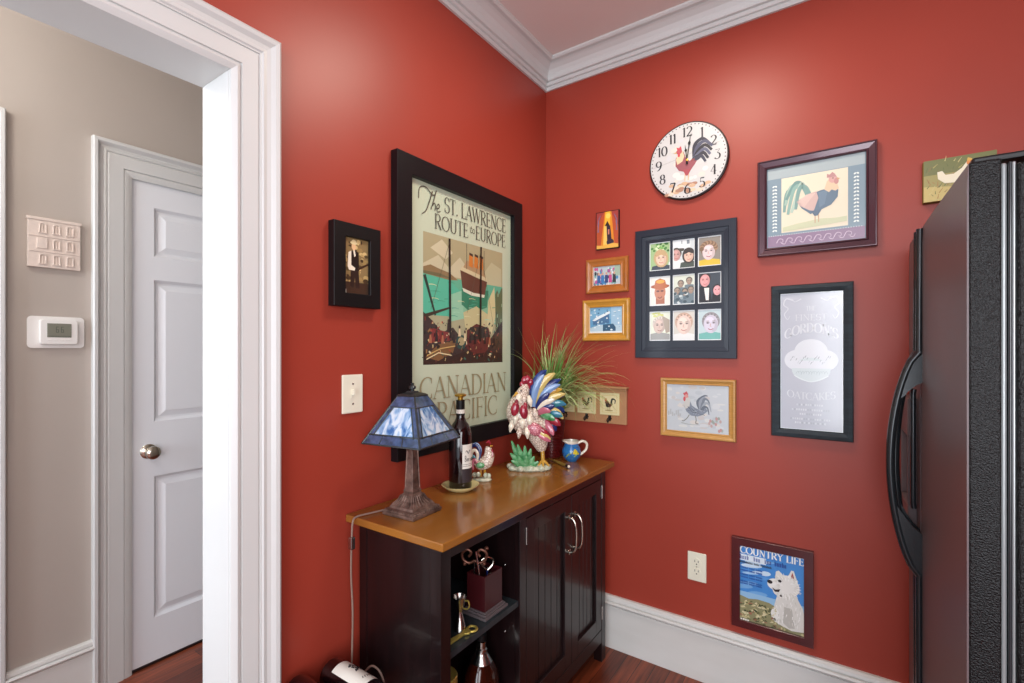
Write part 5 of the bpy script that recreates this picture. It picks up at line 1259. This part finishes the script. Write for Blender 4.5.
for z in (.08, .30):
    for y in (.0, .215): b.box(.075, y+.004, z, .255, y+.016, z+.02)
b.build('stretcher', 'rackwood', t)
wb = thing('wine_bottle', 'dark wine bottle with white crest label lying in the rack beside the cabinet', 'bottle', (.045, -1.2515, .4500), 0)
Rx = Matrix.Rotation(PI/2, 4, 'Y')
gb = MB().lathe([(.001, .006), (.028, 0), (.0385, .003), (.0400, .010), (.0400, .190), (.037, .208), (.028, .226), (.018, .240), (.0145, .252), (.0142, .300), (.001, .301)], seg=36, M4=Rx).build('glass_body', 'bottle', wb, smooth=True)
def lay(pt): return (pt[2], pt[1], -pt[0])
lab = MB(); vs = []
for i in range(17):
    an = math.radians(-70+140*i/16+180-28)
    for z in (.040, .165): p = on_cyl(math.degrees(an), z, .0404); vs.append(tuple(Rx @ Vector(p)))
lab.add(vs, [(2*i, 2*i+2, 2*i+3, 2*i+1) for i in range(16)]); lo = lab.build('front_label', 'paper', wb)
b = MB()
for k in range(26):
    a0 = 152+random.uniform(-18, 18); z0 = .088+random.uniform(-.018, .018); a1 = a0+random.uniform(-9, 9); z1 = z0+random.uniform(-.008, .008)
    b.tube([tuple(Rx @ Vector(on_cyl(a0, z0, .0406))), tuple(Rx @ Vector(on_cyl(a1, z1, .0406)))], .0018, 4)
for k in range(7): b.tube([tuple(Rx @ Vector(on_cyl(120+10*k, .135, .0406))), tuple(Rx @ Vector(on_cyl(124+10*k, .142, .0406)))], .001, 4)
b.build('crest_marks', 'black', lo)
MB().lathe([(.0150, .250), (.0150, .301), (.001, .302)], seg=20, M4=Rx).build('capsule', 'blackframe2', wb, smooth=True)
w2 = wb.copy(); COL.objects.link(w2); w2.location = (.030, -1.3485, .4500)
w2['label'] = 'dark wine bottle without visible label at the left end of the rack'
for ch in list(wb.children):
    if ch.name.startswith('front_label'): continue
    c = ch.copy(); COL.objects.link(c); c.parent = w2

# ------------------------------------------------------------------ FRIDGE
t = thing('refrigerator', 'black side by side refrigerator with curved handles and textured sides', 'refrigerator', (1.408, -.888, 0), math.radians(1.05))
FH = 1.69
b = MB(); b.box(.066, 0.004, .03, .76, .795, FH-.012); b.box(.10, .02, 0, .72, .78, .03); b.build('cabinet_body', 'fridge_side', t, bevel=.004)
for y0_, y1_ in ((.012, .542), (.560, .790)):
    g_ = MB().box(.046, y0_, .09, .055, y1_, FH-.008).build('gasket', 'gasket', t, bevel=.004)
    MB().box(.0555, y0_-.004, .09, .0605, y1_, FH-.008).build('gasket_lip', 'handle', g_, bevel=.002)
    MB().box(.061, y0_, .09, .066, y1_, FH-.008).build('gasket_lip', 'gasket', g_, bevel=.002)
dsk = MB(); 
# near door: textured carcass + glossy front panel
def fdoor(y0, y1, nm):
    o = MB().box(.0025, y0, .085, .0455, y1, FH-.002).build('door', 'fridge_side', t, bevel=.003)
    # glossy, slightly crowned front skin
    n = 16; vs = []; fs = []
    for i in range(n+1):
        s_ = i/n; y = y0+.0015+(y1-y0-.003)*s_; x = -.0015*math.sin(PI*s_)
        for z in (.087, FH-.12, FH-.05, FH-.004): vs.append((x+(.002 if z > FH-.02 else 0), y, z))
    for i in range(n):
        for k in range(3): fs.append((4*i+k, 4*i+4+k, 4*i+5+k, 4*i+1+k))
    m_ = len(vs)
    vs += [(.0028, v[1], v[2]) for v in vs[:m_]]
    for i in range(n):
        fs.append((4*i, 4*i+4, m_+4*i+4, m_+4*i)); fs.append((4*i+3, 4*i+7, m_+4*i+7, m_+4*i+3))
    for k in range(3): fs.append((k, k+1, m_+k+1, m_+k)); fs.append((4*n+k, 4*n+k+1, m_+4*n+k+1, m_+4*n+k))
    MB().add(vs, fs).build('front_panel', 'fridge_door', o, smooth=True)
    return o
dn = fdoor(0, .546, 'n')
df = fdoor(.556, .800, 'f')
# hinge cap on top and far top corner
b = MB(); b.box(.01, .02, FH, .12, .07, FH+.012); b.build('hinge_cap', 'black', t, bevel=.004)
# vertical trim and bow handle on each door
def bow(door, y, sgn, reach):
    MB().tube([(-.004, y, .10), (-.006, y, .735)], .009, 10).build('edge_trim', 'handle', door, smooth=True)
    MB().tube([(-.006, y, 1.345), (-.004, y, FH-.010)], .009, 10).build('edge_trim', 'handle', door, smooth=True)
    h = MB(); N = 22; zz0, zz1 = .735, 1.345
    P = []
    for i in range(N+1):
        s_ = i/N; z = zz0+(zz1-zz0)*s_; d = reach*math.sin(PI*s_)**.62; P.append((-.004-d, y, z))
    h.tube(P, .0105, 12, up=(0, 1, 0))
    # webs joining the bow to the door at both ends
    for (za, zb) in ((1.345, 1.262), (.735, .850)):
        zc = zb+(zb-za)*.75
        i0 = [p for p in P if (p[2]-zc)*(za-zc) > -1e-6 ]
        poly = [(p[0], p[2]) for p in i0]
        poly.sort(key=lambda q_: q_[1], reverse=(za > zb))
        q0 = poly[-1]; poly += [(q0[0]*.52, zb+(q0[1]-zb)*.42), (q0[0]*.26, zb+(q0[1]-zb)*.16), (.0, zb)]
        poly = [(.001, za)]+poly
        # inner curve
        h.prism(poly, y-.0085, y+.0085)
    h.build('bow_handle', 'handle', door, smooth=True)
bow(dn, .530, 1, .064)
# second door: bow handle further away and dispenser
bow(df, .574, 1, .050)
dp = MB(); dp.box(-.022, .615, .84, .0, .790, .90); dp.box(-.022, .615, 1.10, .0, .790, 1.21); dp.box(-.022, .615, .90, .0, .627, 1.10); dp.box(-.022, .778, .90, .0, .790, 1.10)
dp.build('dispenser', 'fridge_door', df, bevel=.003)
MB().box(-.006, .627, .90, .0005, .778, 1.10).build('dispenser_recess', 'black', df)
MB().tube([(-.012, .574, .905), (-.014, .574, .92), (-.014, .574, 1.225), (-.012, .574, 1.24)], .0065, 10).build('inner_grip_bar', 'handle', df, smooth=True)
